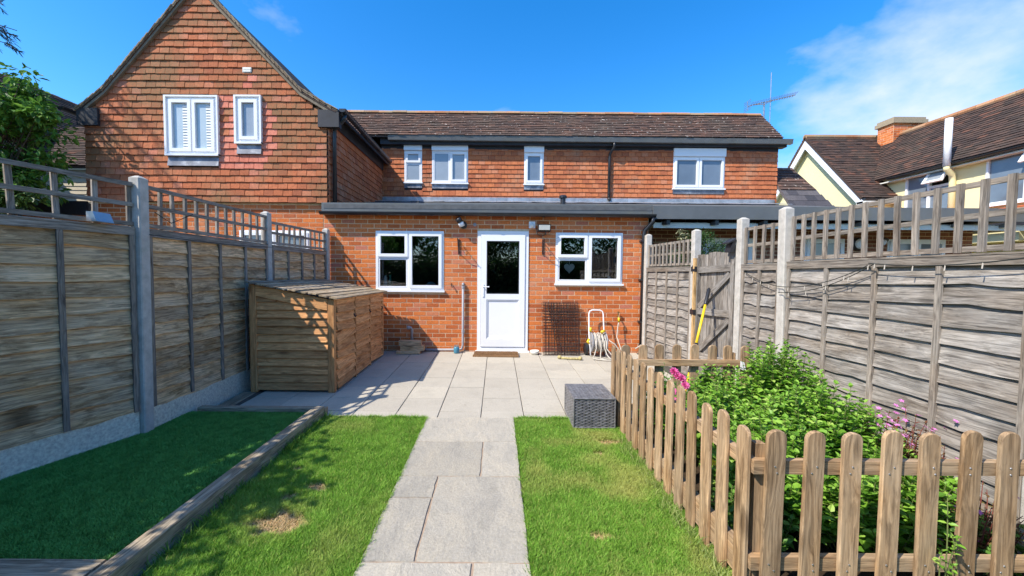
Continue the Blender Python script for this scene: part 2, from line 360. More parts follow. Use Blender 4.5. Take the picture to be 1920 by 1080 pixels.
PETAL = m_leaf('pink_petal', [(0.0, (0.72, 0.10, 0.32)), (0.5, (0.82, 0.18, 0.45)), (1.0, (0.86, 0.32, 0.58))], 0.3)
PETAL2 = m_leaf('magenta_petal', [(0.0, (0.60, 0.16, 0.48)), (1.0, (0.78, 0.36, 0.68))], 0.3)
PETALY = m_leaf('yellow_petal', [(0.0, (0.85, 0.62, 0.02)), (1.0, (0.90, 0.72, 0.05))], 0.2)
def m_tint(name, trans, rough):
    t = NT(name); a = t.n('ShaderNodeAttribute', attribute_name='tint').outputs['Color']
    t.fin(a, rough, 0.25)
    tr = t.n('ShaderNodeBsdfTranslucent'); t.l(a, tr.inputs['Color'])
    ms = t.n('ShaderNodeMixShader'); ms.inputs[0].default_value = trans
    t.l(t.b.outputs[0], ms.inputs[1]); t.l(tr.outputs[0], ms.inputs[2]); t.l(ms.outputs[0], t.out.inputs[0])
    return t.m
GRASS = m_tint('grass_blade', 0.35, 0.6)
TURFB = m_tint('turf_pile', 0.15, 0.5)

def m_glass(name, tint, ior):
    t = NT(name); t.t.nodes.remove(t.b)
    fr = t.n('ShaderNodeFresnel'); fr.inputs['IOR'].default_value = ior
    tr = t.n('ShaderNodeBsdfTransparent'); tr.inputs[0].default_value = (*tint, 1)
    gl = t.n('ShaderNodeBsdfGlossy'); gl.inputs['Roughness'].default_value = 0.012; gl.inputs['Color'].default_value = (0.95, 0.97, 1, 1)
    ms = t.n('ShaderNodeMixShader'); t.l(fr.outputs[0], ms.inputs[0]); t.l(tr.outputs[0], ms.inputs[1]); t.l(gl.outputs[0], ms.inputs[2])
    t.l(ms.outputs[0], t.out.inputs[0]); return t.m
GLASS = m_glass('window_glass', (0.86, 0.88, 0.88), 1.85)
PANE_DK = m_plain('upper_pane', (0.16, 0.20, 0.25), 0.06, 0.25, 1.2, 0.8)
PANE_LT = m_plain('pale_pane', (0.46, 0.54, 0.57), 0.08, 0.1, 1.5, 0.8)  # opaque pale blue stands in for the bright reflection on the gable glass
PANE_FR = m_plain('frosted_pane', (0.30, 0.34, 0.38), 0.12, 0.2, 1.5, 0.8)

# ------------------------------------------------------------------ fields of bricks, tiles, slates
def fill_rows(v0, v1, g, w, lo, hi, ops=(), stag=0.5, wj=0.0):
    cells = []; r = 0; v = v0
    while v < v1 - 0.4 * g:
        a, b = lo(v + g * 0.5), hi(v + g * 0.5)
        ivs = [(a, b)] if b > a else []
        for (p, q, s, e) in ops:
            if s < v + g * 0.65 and e > v + g * 0.35:
                nx = []
                for (x, y) in ivs:
                    if q <= x or p >= y: nx.append((x, y)); continue
                    if p - x > 0.02: nx.append((x, p))
                    if y - q > 0.02: nx.append((q, y))
                ivs = nx
        off = (r % 2) * stag * w
        for (x, y) in ivs:
            u = x
            while u < y - 1e-4:
                nb = (math.floor((u - off) / w + 1e-6) + 1) * w + off
                if nb - u < 0.18 * w: nb += w
                if y - nb < 0.18 * w: nb = y
                nb = min(nb, y); cells.append((u, nb, v)); u = nb
        v += g; r += 1
    return cells
def unit_mesh(kind, g):
    if kind == 'brick':
        return np.array([(0, 0, -.03), (1, 0, -.03), (1, g, -.03), (0, g, -.03), (0, 0, .004), (1, 0, .004), (1, g, .004), (0, g, .004)])
    if kind == 'slate':
        h = g * 1.2
        return np.array([(0, 0, .008), (1, 0, .008), (1, h, 0), (0, h, 0), (0, 0, .015), (1, 0, .015), (1, h, .007), (0, h, .007)])
    h = g * 1.2                                                      # plain clay tile: butt end proud
    return np.array([(0, 0, .018), (1, 0, .018), (1, h, 0), (0, h, 0), (0, 0, .036), (1, 0, .036), (1, h, .014), (0, h, .014)])
def field(parent, cells, O, U, V, N, kind, g, gap, mat, name, stuff_name, nparts=0, rank=None, jit=0.0, pick=None):
    O, U, V, N = [Vector(x) for x in (O, U, V, N)]
    base = unit_mesh(kind, g if kind != 'brick' else 0.0645)
    if rank: cells = sorted(cells, key=rank)
    me = None; SV = []; SF = []; n = 0
    groups = {}
    for i, (a, b, v) in enumerate(cells):
        L = b - a - gap
        rz = random.gauss(0, jit); dz = random.gauss(0, jit * 0.12); dv = random.gauss(0, jit * 0.15)
        c, s_ = math.cos(rz), math.sin(rz)
        U2 = U * c + V * s_; V2 = V * c - U * s_
        P = O + U * (a + gap / 2) + V * (v + dv) + N * dz
        m = mat if pick is None else pick(a, b, v)
        if i < nparts:
            key = (kind, g, m.name)
            if key not in PL: PL[key] = mk(name, base.tolist(), BOXF, m)
            M4 = Matrix(((U2.x * L, V2.x, N.x, P.x), (U2.y * L, V2.y, N.y, P.y), (U2.z * L, V2.z, N.z, P.z), (0, 0, 0, 1)))
            link(name, PL[key], parent, M4)
        else:
            A = np.array([[U2.x * L, U2.y * L, U2.z * L], list(V2), list(N)])
            groups.setdefault(m.name, [m, []])[1].append(base @ A + np.array(P))
    for k, (m, lst) in groups.items():
        Vv = np.concatenate(lst); q = len(lst)
        Ff = (np.array(BOXF)[None] + (np.arange(q) * 8)[:, None, None]).reshape(-1, 4)
        stag(link(stuff_name, fast_mesh(stuff_name, Vv, Ff, m), parent), 'stuff')
def wall_panels(mb, x0, x1, z0, z1, ops, y0, y1):
    xs = sorted({x0, x1, *[min(max(o[i], x0), x1) for o in ops for i in (0, 1)]})
    zs = sorted({z0, z1, *[min(max(o[i], z0), z1) for o in ops for i in (2, 3)]})
    for a, b in zip(xs, xs[1:]):
        for c, d in zip(zs, zs[1:]):
            mx_, mz = (a + b) / 2, (c + d) / 2
            if any(o[0] < mx_ < o[1] and o[2] < mz < o[3] for o in ops): continue
            mb.box(a, b, y0, y1, c, d)
    return mb

# ------------------------------------------------------------------ ground, patio, path, lawn
g_ = MB(); g_.add([(-400, -400, -.42), (400, -400, -.42), (400, 400, -.42), (-400, 400, -.42)], [(0, 1, 2, 3)])
stag(g_.build('ground', MUD), 'structure')
def tilted(name, x0, x1, y0, y1, dz, mat, th=0.3):
    b = MB(); b.hexa([(x0, y0, gz(y0) + dz - th), (x1, y0, gz(y0) + dz - th), (x1, y1, gz(y1) + dz - th), (x0, y1, gz(y1) + dz - th),
                      (x0, y0, gz(y0) + dz), (x1, y0, gz(y0) + dz), (x1, y1, gz(y1) + dz), (x0, y1, gz(y1) + dz)])
    return b.build(name, mat)
def m_lawnsoil():
    t = NT('lawn_soil'); p = t.pos(); n = t.noise(p, 9, 5, 0.6)
    c = t.mix(t.ramp(n, [(0.35, 0.0), (0.7, 1.0)]), (0.05, 0.075, 0.02), (0.12, 0.13, 0.045))
    t.bump(n, 0.8, 0.02); return t.fin(c, 0.95, 0.1)
PATIO_Y = 3.93
lawn = stag(tilted('lawn', -1.79, 2.80, -9.0, PATIO_Y, -0.022, m_lawnsoil()), 'structure')
stag(tilted('side_ground', -9.0, -1.79, -9.0, 6.95, -0.09, SOIL, 0.25), 'structure')
stag(tilted('neighbour_ground', 2.80, 12.0, -9.0, 9.0, -0.09, MUD, 0.25), 'structure')
patio = stag(tilted('patio', -2.95, 2.78, PATIO_Y, 7.02, -0.010, GROUT, 0.2), 'structure')
SW, SD = 0.440, 0.412
slabme = None
tilt = math.atan(0.023)
for i in range(-5, 7):
    for j in range(0, 8):
        x0 = -0.592 + SW * i - 0.002; y1 = 6.985 - SD * j; y0 = max(y1 - SD, PATIO_Y)
        if y1 - y0 < 0.1 or x0 < -3.0 : continue
        x1 = min(x0 + SW, 2.76)
        if x1 - x0 < 0.1: continue
        key = ('slab', round(x1 - x0, 3), round(y1 - y0, 3))
        if key not in PL:
            b = MB(); a, d, c = x1 - x0 - 0.007, y1 - y0 - 0.009, 0.004
            b.hexa([(0, 0, -.04), (a, 0, -.04), (a, d, -.04), (0, d, -.04), (0, 0, -c), (a, 0, -c), (a, d, -c), (0, d, -c)])
            b.f.pop(1); n0 = 4; b.v += [(c, c, 0), (a - c, c, 0), (a - c, d - c, 0), (c, d - c, 0)]
            for k in range(4): b.f.append((4 + k, 4 + (k + 1) % 4, 8 + (k + 1) % 4, 8 + k))
            b.f.append((8, 9, 10, 11)); PL[key] = mk('slab', b.v, b.f, SLAB)
        link('slab', PL[key], patio, Matrix.Translation((x0 + .0035, y0 + .0025, gz(y0) + random.gauss(0, .0012))) @ Matrix.Rotation(tilt, 4, 'X') @ Matrix.Rotation(random.gauss(0, .002), 4, 'Z'))
path = stag(tilted('garden_path', -0.70, 0.18, -3.0, PATIO_Y - 0.002, -0.003, PJOINT, 0.2), 'structure')
flags = [(-.70, .18, 3.39, 3.925), (-.70, -.115, 2.825, 3.38), (-.105, .18, 2.825, 3.38), (-.70, -.425, 2.555, 2.815), (-.70, -.425, 1.99, 2.545),
         (-.412, .18, 1.99, 2.815), (-.70, -.12, 1.42, 1.98), (-.11, .18, 1.42, 1.98), (-.70, .18, .5, 1.41)]
for (x0, x1, y0, y1) in flags:
    pts = []; n = 7
    def edge(a, b, ph):
        for k in range(n):
            t = k / n; p = Vector(a).lerp(Vector(b), t); nrm = Vector((b[1] - a[1], a[0] - b[0])).normalized()
            p += nrm * random.uniform(-.004, .004); pts.append((p.x, p.y))
    edge((x0, y0), (x1, y0), 0); edge((x1, y0), (x1, y1), 0); edge((x1, y1), (x0, y1), 0); edge((x0, y1), (x0, y0), 0)
    cx, cy = (x0 + x1) / 2, (y0 + y1) / 2; b = MB(); m = len(pts)
    top = [(px + (cx - px) * .012, py + (cy - py) * .012, gz(py) + .004) for px, py in pts]
    mid = [(px, py, gz(py) - .002) for px, py in pts]; bot = [(px, py, gz(py) - .05) for px, py in pts]
    b.v = top + mid + bot; b.f = [tuple(range(m))]
    for k in range(m):
        q = (k + 1) % m; b.f.append((k, m + k, m + q, q)); b.f.append((m + k, 2 * m + k, 2 * m + q, m + q))
    b.build('flagstone', STONE, path)

# ------------------------------------------------------------------ windows and doors
def window(parent, x0, x1, z0, z1, Y, lights, frame=.045, sash=.052, pane=GLASS, sill=True, box=None, proud=.012, name='window'):
    """lights: list of (x0,x1,z0,z1,opening) in fractions of the frame's inside"""
    wob = MB().ring(x0, x1, z0, z1, frame, Y - proud, Y + .05)
    fx0, fx1, fz0, fz1 = x0 + frame, x1 - frame, z0 + frame, z1 - frame
    w = wob.build(name, UPVC, parent)
    ix = sorted({l[0] for l in lights} | {l[1] for l in lights}); bars = MB(); nb = 0
    for (a, b, c, d, op) in lights:
        A, B = fx0 + (fx1 - fx0) * a, fx0 + (fx1 - fx0) * b; C, D = fz0 + (fz1 - fz0) * c, fz0 + (fz1 - fz0) * d
        if b < .99: bars.box(B - .02, B + .02, Y - proud + .002, Y + .048, C + .0005, D - .0005); nb += 1; B -= .02
        if a > .01: A += .02
        if d < .99: bars.box(A, B, Y - proud + .002, Y + .048, D - .02, D + .02); nb += 1; D -= .02
        if c > .01: C += .02
        A += .004; B -= .004; C += .004; D -= .004
        if op:
            MB().ring(A - .012, B + .012, C - .012, D + .012, sash, Y - proud - .022, Y + .02).build('sash', UPVC, w)
            k = sash - .014
        else:
            MB().ring(A, B, C, D, .02, Y - proud + .006, Y + .03).build('bead', UPVC, w); k = .018
        MB().box(A + k, B - k, Y + .004, Y + .012, C + k, D - k).build('pane', pane, w)
    if nb: bars.build('glazing_bar', UPVC, w)
    if sill: MB().box(x0 - .02, x1 + .02, Y - .055, Y + .02, z0 - .032, z0 - .001).build('sill', UPVC, w)
    if box: MB().box(x0 - .004, x1 + .004, Y - box[1], Y + .02, z1 + .002, z1 + box[0]).build('shutter_box', UPVC, w)
    return w

# ------------------------------------------------------------------ our terraced house: extension, upper floor, roof
XL, XR = -2.96, 2.66
house = thing('terraced_house', 'orange brick house with single-storey extension and red tile-hung upper floor', 'house', (0, 8.5, 0))
WY = 7.0
win_l = (-2.147, -.946, 1.085, 2.127); win_r = (1.03, 2.21, 1.225, 2.12); door_o = (-.35, .55, .02, 2.135)
ops = [win_l, win_r, door_o]
bw = wall_panels(MB(), XL - .1, XR, -.15, 2.44, ops, WY + .0, WY + .12).build('brick_wall', MORTAR, house)
cells = fill_rows(-.06, 2.40, .0772, .229, lambda v: XL - .1, lambda v: XR, [(a - .0, b + .0, c - (.03 if k < 2 else .3), d) for k, (a, b, c, d) in enumerate(ops)])
def brank(c):
    x, z = (c[0] + c[1]) / 2, c[2]
    hid = (x < -1.75 and z < 1.05) or z < 0
    return (x - .1) ** 2 * .5 + (z - 1.3) ** 2 + (50 if hid else 0)
field(bw, cells, (0, WY, 0), (1, 0, 0), (0, 0, 1), (0, -1, 0), 'brick', .0772, .013, BRICK, 'brick', 'brickwork', 300, brank, .003)
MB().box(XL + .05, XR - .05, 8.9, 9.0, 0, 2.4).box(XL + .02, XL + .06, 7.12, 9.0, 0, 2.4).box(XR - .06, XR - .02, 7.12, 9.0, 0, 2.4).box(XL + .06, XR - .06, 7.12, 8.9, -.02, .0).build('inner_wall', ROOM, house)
window(house, *win_l, WY, [(0, .48, 0, .56, 0), (0, .48, .56, 1, 1), (.48, 1, 0, 1, 1)])
window(house, *win_r, WY, [(0, .48, 0, .50, 0), (0, .48, .50, 1, 1), (.48, 1, 0, 1, 1)])
MB().box(win_l[0], win_l[1], WY + .06, WY + .30, 1.05, 1.125).build('window_board', UPVC, house)
MB().box(win_r[0], win_r[1], WY + .06, WY + .30, 1.19, 1.265).build('window_board', UPVC, house)
# back door
d0, d1, dz0, dz1 = door_o
dr = MB().ring(d0, d1, dz0, dz1, .058, WY - .02, WY + .07).build('door', UPVC, house)
lx0, lx1, lz0, lz1 = d0 + .062, d1 - .062, dz0 + .07, dz1 - .062
leaf = MB()
leaf.box(lx0, lx0 + .10, WY - .035, WY + .03, lz0, lz1); leaf.box(lx1 - .10, lx1, WY - .035, WY + .03, lz0, lz1)
leaf.box(lx0 + .1, lx1 - .1, WY - .035, WY + .03, lz0, lz0 + .14); leaf.box(lx0 + .1, lx1 - .1, WY - .035, WY + .03, lz1 - .11, lz1)
leaf.box(lx0 + .1, lx1 - .1, WY - .035, WY + .03, .93, 1.03)
leaf.build('door_leaf', UPVC, dr)
MB().box(lx0 + .1, lx1 - .1, WY - .012, WY + .012, lz0 + .14, .93).build('door_panel', UPVC, dr)
b = MB(); b.ring(lx0 + .1, lx1 - .1, lz0 + .14, .93, .02, WY - .026, WY - .013); b.build('panel_moulding', UPVC, dr)
MB().box(lx0 + .1, lx1 - .1, WY + .0, WY + .012, 1.03, lz1 - .11).build('pane', GLASS, dr)
MB().ring(lx0 + .1, lx1 - .1, 1.03, lz1 - .11, .014, WY - .03, WY - .001).build('gasket', DARKF, dr)
b = MB(); b.box(lx0 + .028, lx0 + .058, WY - .047, WY - .036, .98, 1.20); b.tube([(lx0 + .043, WY - .045, 1.155), (lx0 + .043, WY - .085, 1.155), (lx0 + .15, WY - .085, 1.155)], .009); b.lathe((lx0 + .043, WY - .05, 1.04), [(.012, 0), (.012, .006)], 10, 'Y')
b.build('door_handle', UPVC, dr)
MB().box(d0 - .03, d1 + .03, WY - .075, WY + .02, -.045, .018).build('door_threshold', UPVC, dr)
# lean-to roof, fascia, gutter
FX0 = -3.06
b = MB(); b.hexa([(FX0 + .04, 6.9, 2.50), (XR, 6.9, 2.50), (XR, 10.15, 3.14), (FX0 + .13, 10.15, 3.14), (FX0 + .04, 6.9, 2.572), (XR, 6.9, 2.572), (XR, 10.15, 3.205), (FX0 + .13, 10.15, 3.205)])
b.build('extension_roof', FELT, house)
MB().box(FX0, XR + .03, 6.905, 6.99, 2.40, 2.60).box(FX0, FX0 + .02, 6.99, 7.4, 2.40, 2.60).build('fascia', FASCIA, house)
def gutter(parent, p0, p1, r, mat, name='gutter'):
    p0, p1 = Vector(p0), Vector(p1); d = (p1 - p0).normalized(); s = d.cross(Vector((0, 0, 1))).normalized(); b = MB(); n = 8
    out = [(s * math.cos(math.pi + math.pi * k / n) + Vector((0, 0, 1)) * math.sin(math.pi + math.pi * k / n)) for k in range(n + 1)]
    poly = [v * r for v in out] + [v * (r - .005) for v in reversed(out)]
    m = len(poly)
    b.v = [tuple(p0 + v) for v in poly] + [tuple(p1 + v) for v in poly]
    for k in range(m): b.f.append((k, (k + 1) % m, m + (k + 1) % m, m + k))
    b.f.append(tuple(range(n + 1))[::-1]); b.f.append(tuple(m + k for k in range(n + 1)))
    L = (p1 - p0).length; q = int(L / .95)
    for k in range(1, q):
        c = p0 + d * (k * L / q)
        for e in range(n):
            a0, a1 = out[e] * (r + .006), out[e + 1] * (r + .006); w = d * .018
            i = len(b.v); b.v += [tuple(c + a0 - w), tuple(c + a1 - w), tuple(c + a1 + w), tuple(c + a0 + w)]; b.f.append((i, i + 1, i + 2, i + 3))
    return b.build(name, mat, parent)
gutter(house, (FX0, 6.848, 2.435), (XR + .06, 6.848, 2.425), .055, BLACK)
# downpipe at the right of the brick wall
dp = MB(); dp.tube([(2.68, 6.85, 2.38), (2.68, 6.86, 2.30), (2.575, 6.94, 2.16), (2.565, 6.945, 2.08), (2.56, 6.945, .14)], .036, 12)
dp.tube([(2.56, 6.945, .16), (2.56, 6.945, .06), (2.54, 6.90, .0), (2.50, 6.82, -.005)], .046, 12)
dpo = dp.build('downpipe', BLACK, house, True)
b = MB()
for z in (.56, 1.30, 1.98): b.box(2.50, 2.62, 6.90, 6.995, z - .015, z + .015)
b.build('pipe_clip', BLACK, dpo)
MB().lathe((1.40, 8.55, 2.80), [(.055, 0), (.055, .22), (.085, .22), (.085, .26), (.06, .28)], 14).build('vent_stack', BLACK, house)
# flashing strip along the foot of the tile hanging
b = MB(); n = 24
for i in range(n):
    x0 = -2.94 + (10.0) / n * i; x1 = x0 + 10.0 / n - .004; t = random.uniform(-.01, .01)
    b.hexa([(x0, 9.52, 3.10), (x1, 9.52, 3.10), (x1, 10.16, 3.225), (x0, 10.16, 3.225), (x0, 9.52 + t, 3.112), (x1, 9.52 - t, 3.112), (x1, 10.16, 3.245), (x0, 10.16, 3.245)])
    b.box(x0, x1, 10.145, 10.16, 3.23, 3.33)
b.build('lead_flashing', LEADB, house)
# upper floor
UY = 10.2; UX1 = 7.12
uw = [(-2.385, -1.935, 3.70, 4.50), (-1.68, -.765, 3.69, 4.50), (.665, 1.16, 3.68, 4.47), (4.46, 5.77, 3.60, 4.40)]
uo = [(a, b, c - .04, d + .22) for a, b, c, d in uw]
uwall = wall_panels(MB(), XL, UX1, 2.5, 4.72, uo, UY, UY + .15).build('upper_wall', DARKF, house)
cells = fill_rows(3.26, 4.60, .1135, .166, lambda v: XL, lambda v: UX1, [(a, b, c - .11, d) for a, b, c, d in uo])
field(uwall, cells, (0, UY, 0), (1, 0, 0), (0, 0, 1), (0, -1, 0), 'tile', .1135, .007, TILE_O, 'tile', 'tile_hanging', 300, lambda c: abs(c[0] - 1.6), .012)
uws = [window(house, *uw[0], UY - .02, [(0, 1, 0, .62, 0), (0, 1, .62, 1, 1)], pane=PANE_FR, box=(.20, .06), sill=False),
       window(house, *uw[1], UY - .02, [(0, .5, 0, 1, 0), (.5, 1, 0, 1, 1)], pane=PANE_FR, box=(.22, .06), sill=False),
       window(house, *uw[2], UY - .02, [(0, 1, 0, 1, 1)], pane=PANE_DK, box=(.21, .06), sill=False),
       window(house, *uw[3], UY - .02, [(0, .5, 0, 1, 1), (.5, 1, 0, 1, 1)], pane=PANE_DK, box=(.20, .06), sill=False)]
for (a, b_, c, d), w_ in zip(uw, uws):
    MB().box(a - .02, b_ + .02, UY - .075, UY, c - .03, c - .001).build('sill', UPVC, w_)
    MB().box(a, b_, UY - .04, UY, c - .14, c - .031).build('sill_flashing', LEAD, w_)
# eaves
MB().box(XL + .0, UX1 + .12, UY - .16, UY - .13, 4.62, 4.80).box(XL, UX1 + .12, UY - .13, UY + .02, 4.62, 4.65).box(XL, UX1, UY - .03, UY - .001, 4.54, 4.62).build('eaves_board', DARKF, house)
b = MB(); y_ = UY - .16
b.hexa([(XL + .22, y_ - .09, 4.70), (UX1 + .20, y_ - .09, 4.67), (UX1 + .20, y_ - .001, 4.67), (XL + .22, y_ - .001, 4.70), (XL + .22, y_ - .11, 4.815), (UX1 + .20, y_ - .11, 4.785), (UX1 + .20, y_ - .001, 4.785), (XL + .22, y_ - .001, 4.82)])
b.build('box_gutter', FASCIA, house)
b = MB(); b.tube([(2.90, UY - .22, 4.70), (2.90, UY - .20, 4.58), (2.83, UY - .08, 4.44), (2.82, UY - .07, 4.3), (2.82, UY - .07, 3.30)], .034, 10); b.tube([(2.82, UY - .07, 3.34), (2.83, UY - .13, 3.27)], .036, 10)
b.build('downpipe', BLACK, house, True)
# roof
ey, ez, ry, rz_ = UY - .25, 4.81, 10.98, 5.76
rl = math.hypot(ry - ey, rz_ - ez); rv = Vector((0, ry - ey, rz_ - ez)).normalized(); rn = Vector((0, -rv.z, rv.y))
b = MB(); b.hexa([(-4.6, ey, ez - .05), (UX1 - .05, ey, ez - .05), (UX1 + .02, ry, rz_ - .05), (-4.6, ry, rz_ - .05), (-4.6, ey, ez - .005), (UX1 - .05, ey, ez - .005), (UX1 + .02, ry, rz_ - .005), (-4.6, ry, rz_ - .005)])
b.hexa([(-4.6, ry, rz_ - .05), (UX1, ry, rz_ - .05), (UX1, 14.5, 3.0), (XL - .1, 14.5, 3.0), (-4.6, ry, rz_ - .005), (UX1, ry, rz_ - .005), (UX1, 14.5, 3.05), (XL - .1, 14.5, 3.05)])
b.add([(UX1, 10.2, 2.5), (UX1, 14.3, 2.5), (UX1, 14.3, 3.1), (UX1, ry, rz_ - .06), (UX1, 10.2, 4.85)], [(0, 1, 2, 3, 4)])
rf = b.build('roof', ROOFT, house)
cells = fill_rows(-.02, rl - .03, rl / 13.0, .166, lambda v: -4.6, lambda v: UX1 - .06 + .08 * v)
field(rf, cells, (0, ey, ez), (1, 0, 0), rv, rn, 'tile', rl / 13.0, .003, ROOFT, 'roof_tile', 'roof_tiling', 0, None, .02)
n = 30
for i in range(n):
    x0 = -4.4 + (UX1 + 4.4) / n * i; x1 = x0 + (UX1 + 4.4) / n - .006; zz = rz_ - .03 + random.uniform(-.006, .006)
    pr = [(x0, ry + .12 * math.cos(a), zz + .085 * math.sin(a)) for a in [math.pi * k / 6 for k in range(7)]]
    MB().prism(pr, (x1 - x0, 0, 0)).build('ridge_tile', RIDGE, rf)
# slate lean-to at the house's right end
e0, e1, r1, r0 = Vector((7.13, 9.55, 2.93)), Vector((8.22, 9.55, 2.93)), Vector((7.80, 10.6, 4.22)), Vector((7.13, 10.6, 4.22))
V_ = (r0 - e0); L_ = V_.length; V_.normalize(); N_ = Vector((1, 0, 0)).cross(V_)
sro = MB().hexa([e0 - N_ * .05, e1 - N_ * .05, r1 - N_ * .05, r0 - N_ * .05, e0, e1, r1, r0]).build('slate_roof', SLATE, house)
field(sro, fill_rows(0, .80, .20, .25, lambda v: 0, lambda v: 1.09 - .42 * v / L_), e0, (1, 0, 0), V_, N_, 'slate', .20, .004, SLATE, 'slate', 'slates', 40, None, .006)
field(sro, fill_rows(.80, L_, .11, .166, lambda v: 0, lambda v: 1.09 - .42 * v / L_), e0, (1, 0, 0), V_, N_, 'tile', .11, .004, ROOFT, 'roof_tile', 'upper_tiling', 0, None, .012)
MB().box(7.13, 8.2, 9.58, 9.9, 2.4, 2.9).build('lean_to_wall', MORTAR, house)

# ------------------------------------------------------------------ tile-hung gable on the left
GY = 6.95; GX0, GX1 = -7.15, -2.965; GA = -5.14; AZ = 6.27
gab = thing('gabled_house', 'red tile-hung gable house with steep tiled verges left of the extension', 'house', ((GX0 + GX1) / 2, 8.5, -.1))
EZ = 4.02
def glo(v): return GX0 if v < EZ else GX0 + (v - EZ) * (GA - GX0) / (AZ - EZ)
def ghi(v): return GX1 if v < EZ else GX1 - (v - EZ) * (GX1 - GA) / (AZ - EZ)
gw = [(-5.70, -4.84, 3.41, 4.37), (-4.50, -4.10, 3.62, 4.38)]
b = MB(); b.prism([(GX0, GY + .02, 2.6), (GX1, GY + .02, 2.6), (GX1, GY + .02, EZ), (GA, GY + .02, AZ - .03), (GX0, GY + .02, EZ)], (0, .12, 0))
b.box(GX1 - .02, GX1 - .001, GY + .14, 10.15, 2.6, 4.15); b.box(GX0 + .001, GX0 + .02, GY + .14, 11.0, -.2, 4.1)
gwall = b.build('upper_wall', DARKF, gab)
gop = [(a, b_, c - .19, d) for a, b_, c, d in gw]
cells = fill_rows(2.60, AZ - .12, .1145, .166, glo, ghi, gop)
def gpick(a, b_, v):
    x = (a + b_) / 2
    near = (-4.86 < x < -4.45 and 3.12 < v < 4.4) or (-4.5 < x < -3.9 and 3.25 < v < 3.62) or (-4.12 < x < -3.9 and 3.35 < v < 4.4) or (-5.7 < x < -4.1 and 3.08 < v < 3.2) or (-4.38 < x < -4.2 and 4.4 < v < 4.7)
    return TILE_N if near and random.random() < .85 else TILE
field(gwall, cells, (0, GY, 0), (1, 0, 0), (0, 0, 1), (0, -1, 0), 'tile', .1145, .007, TILE, 'tile', 'tile_hanging', 300, lambda c: abs(c[0] + 4.6) * .7 + abs(c[2] - 4.0), .014, gpick)
cells = fill_rows(2.60, 4.12, .1145, .166, lambda v: GY, lambda v: 10.14)
field(gwall, cells, (GX1, 0, 0), (0, 1, 0), (0, 0, 1), (1, 0, 0), 'tile', .1145, .007, TILE_O, 'side_tile', 'side_tiling', 0, None, .01)
bb = wall_panels(MB(), GX0, GX1 - .1, -.3, 2.60, [(-4.55, -3.30, .9, 2.12)], GY + .05, GY + .16).build('brick_wall', MORTAR, gab)
cells = fill_rows(-.05, 2.58, .0772, .229, lambda v: GX0, lambda v: GX1 - .1, [(-4.55, -3.30, .9, 2.12)])
field(bb, cells, (0, GY + .05, 0), (1, 0, 0), (0, 0, 1), (0, -1, 0), 'brick', .0772, .013, BRICK, 'brick', 'brickwork', 90, lambda c: abs(c[0] + 3.3) + 2 * abs(c[2] - 2.2), .003)
window(gab, -4.55, -3.30, .9, 2.12, GY + .05, [(0, .5, 0, 1, 1), (.5, 1, 0, 1, 1)], pane=PANE_DK)
# gable windows
w0 = window(gab, *gw[0], GY - .035, [(0, .5, 0, 1, 1), (.5, 1, 0, 1, 1)], pane=PANE_LT, sill=False, frame=.05)
w1 = window(gab, *gw[1], GY - .035, [(0, 1, 0, 1, 1)], pane=PANE_FR, sill=False, frame=.05)
for (a, b_, c, d), w_ in zip(gw, (w0, w1)):
    MB().box(a - .035, a - .002, GY - .075, GY, c - .03, d + .03).box(a, b_ + .03, GY - .075, GY, d + .002, d + .03).box(b_ + .002, b_ + .03, GY - .075, GY, c - .03, d).build('surround', UPVC, w_)
    MB().box(a - .03, b_ + .03, GY - .085, GY, c - .035, c - .002).build('sill', UPVC, w_)
    MB().hexa([(a - .01, GY - .055, c - .20), (b_ + .01, GY - .055, c - .20), (b_ + .01, GY, c - .20), (a - .01, GY, c - .20), (a - .01, GY - .03, c - .036), (b_ + .01, GY - .03, c - .036), (b_ + .01, GY, c - .036), (a - .01, GY, c - .036)]).build('sill_flashing', LEAD, w_)
for hx in (-5.44, -5.035):
    b = MB()
    for k in range(17):
        z = 3.50 + k * .047; b.hexa([(hx, GY - .036, z), (hx + .125, GY - .036, z), (hx + .125, GY - .030, z + .03), (hx, GY - .030, z + .03), (hx, GY - .038, z + .004), (hx + .125, GY - .038, z + .004), (hx + .125, GY - .032, z + .034), (hx, GY - .032, z + .034)])
    b.build('shutter_blind', BLIND, w0)
MB().box(-4.39, -4.24, GY - .04, GY, 4.80, 4.885).box(-4.38, -4.25, GY - .046, GY - .04, 4.81, 4.835).box(-4.38, -4.25, GY - .046, GY - .04, 4.845, 4.87).build('air_vent', CREAMP, gab)
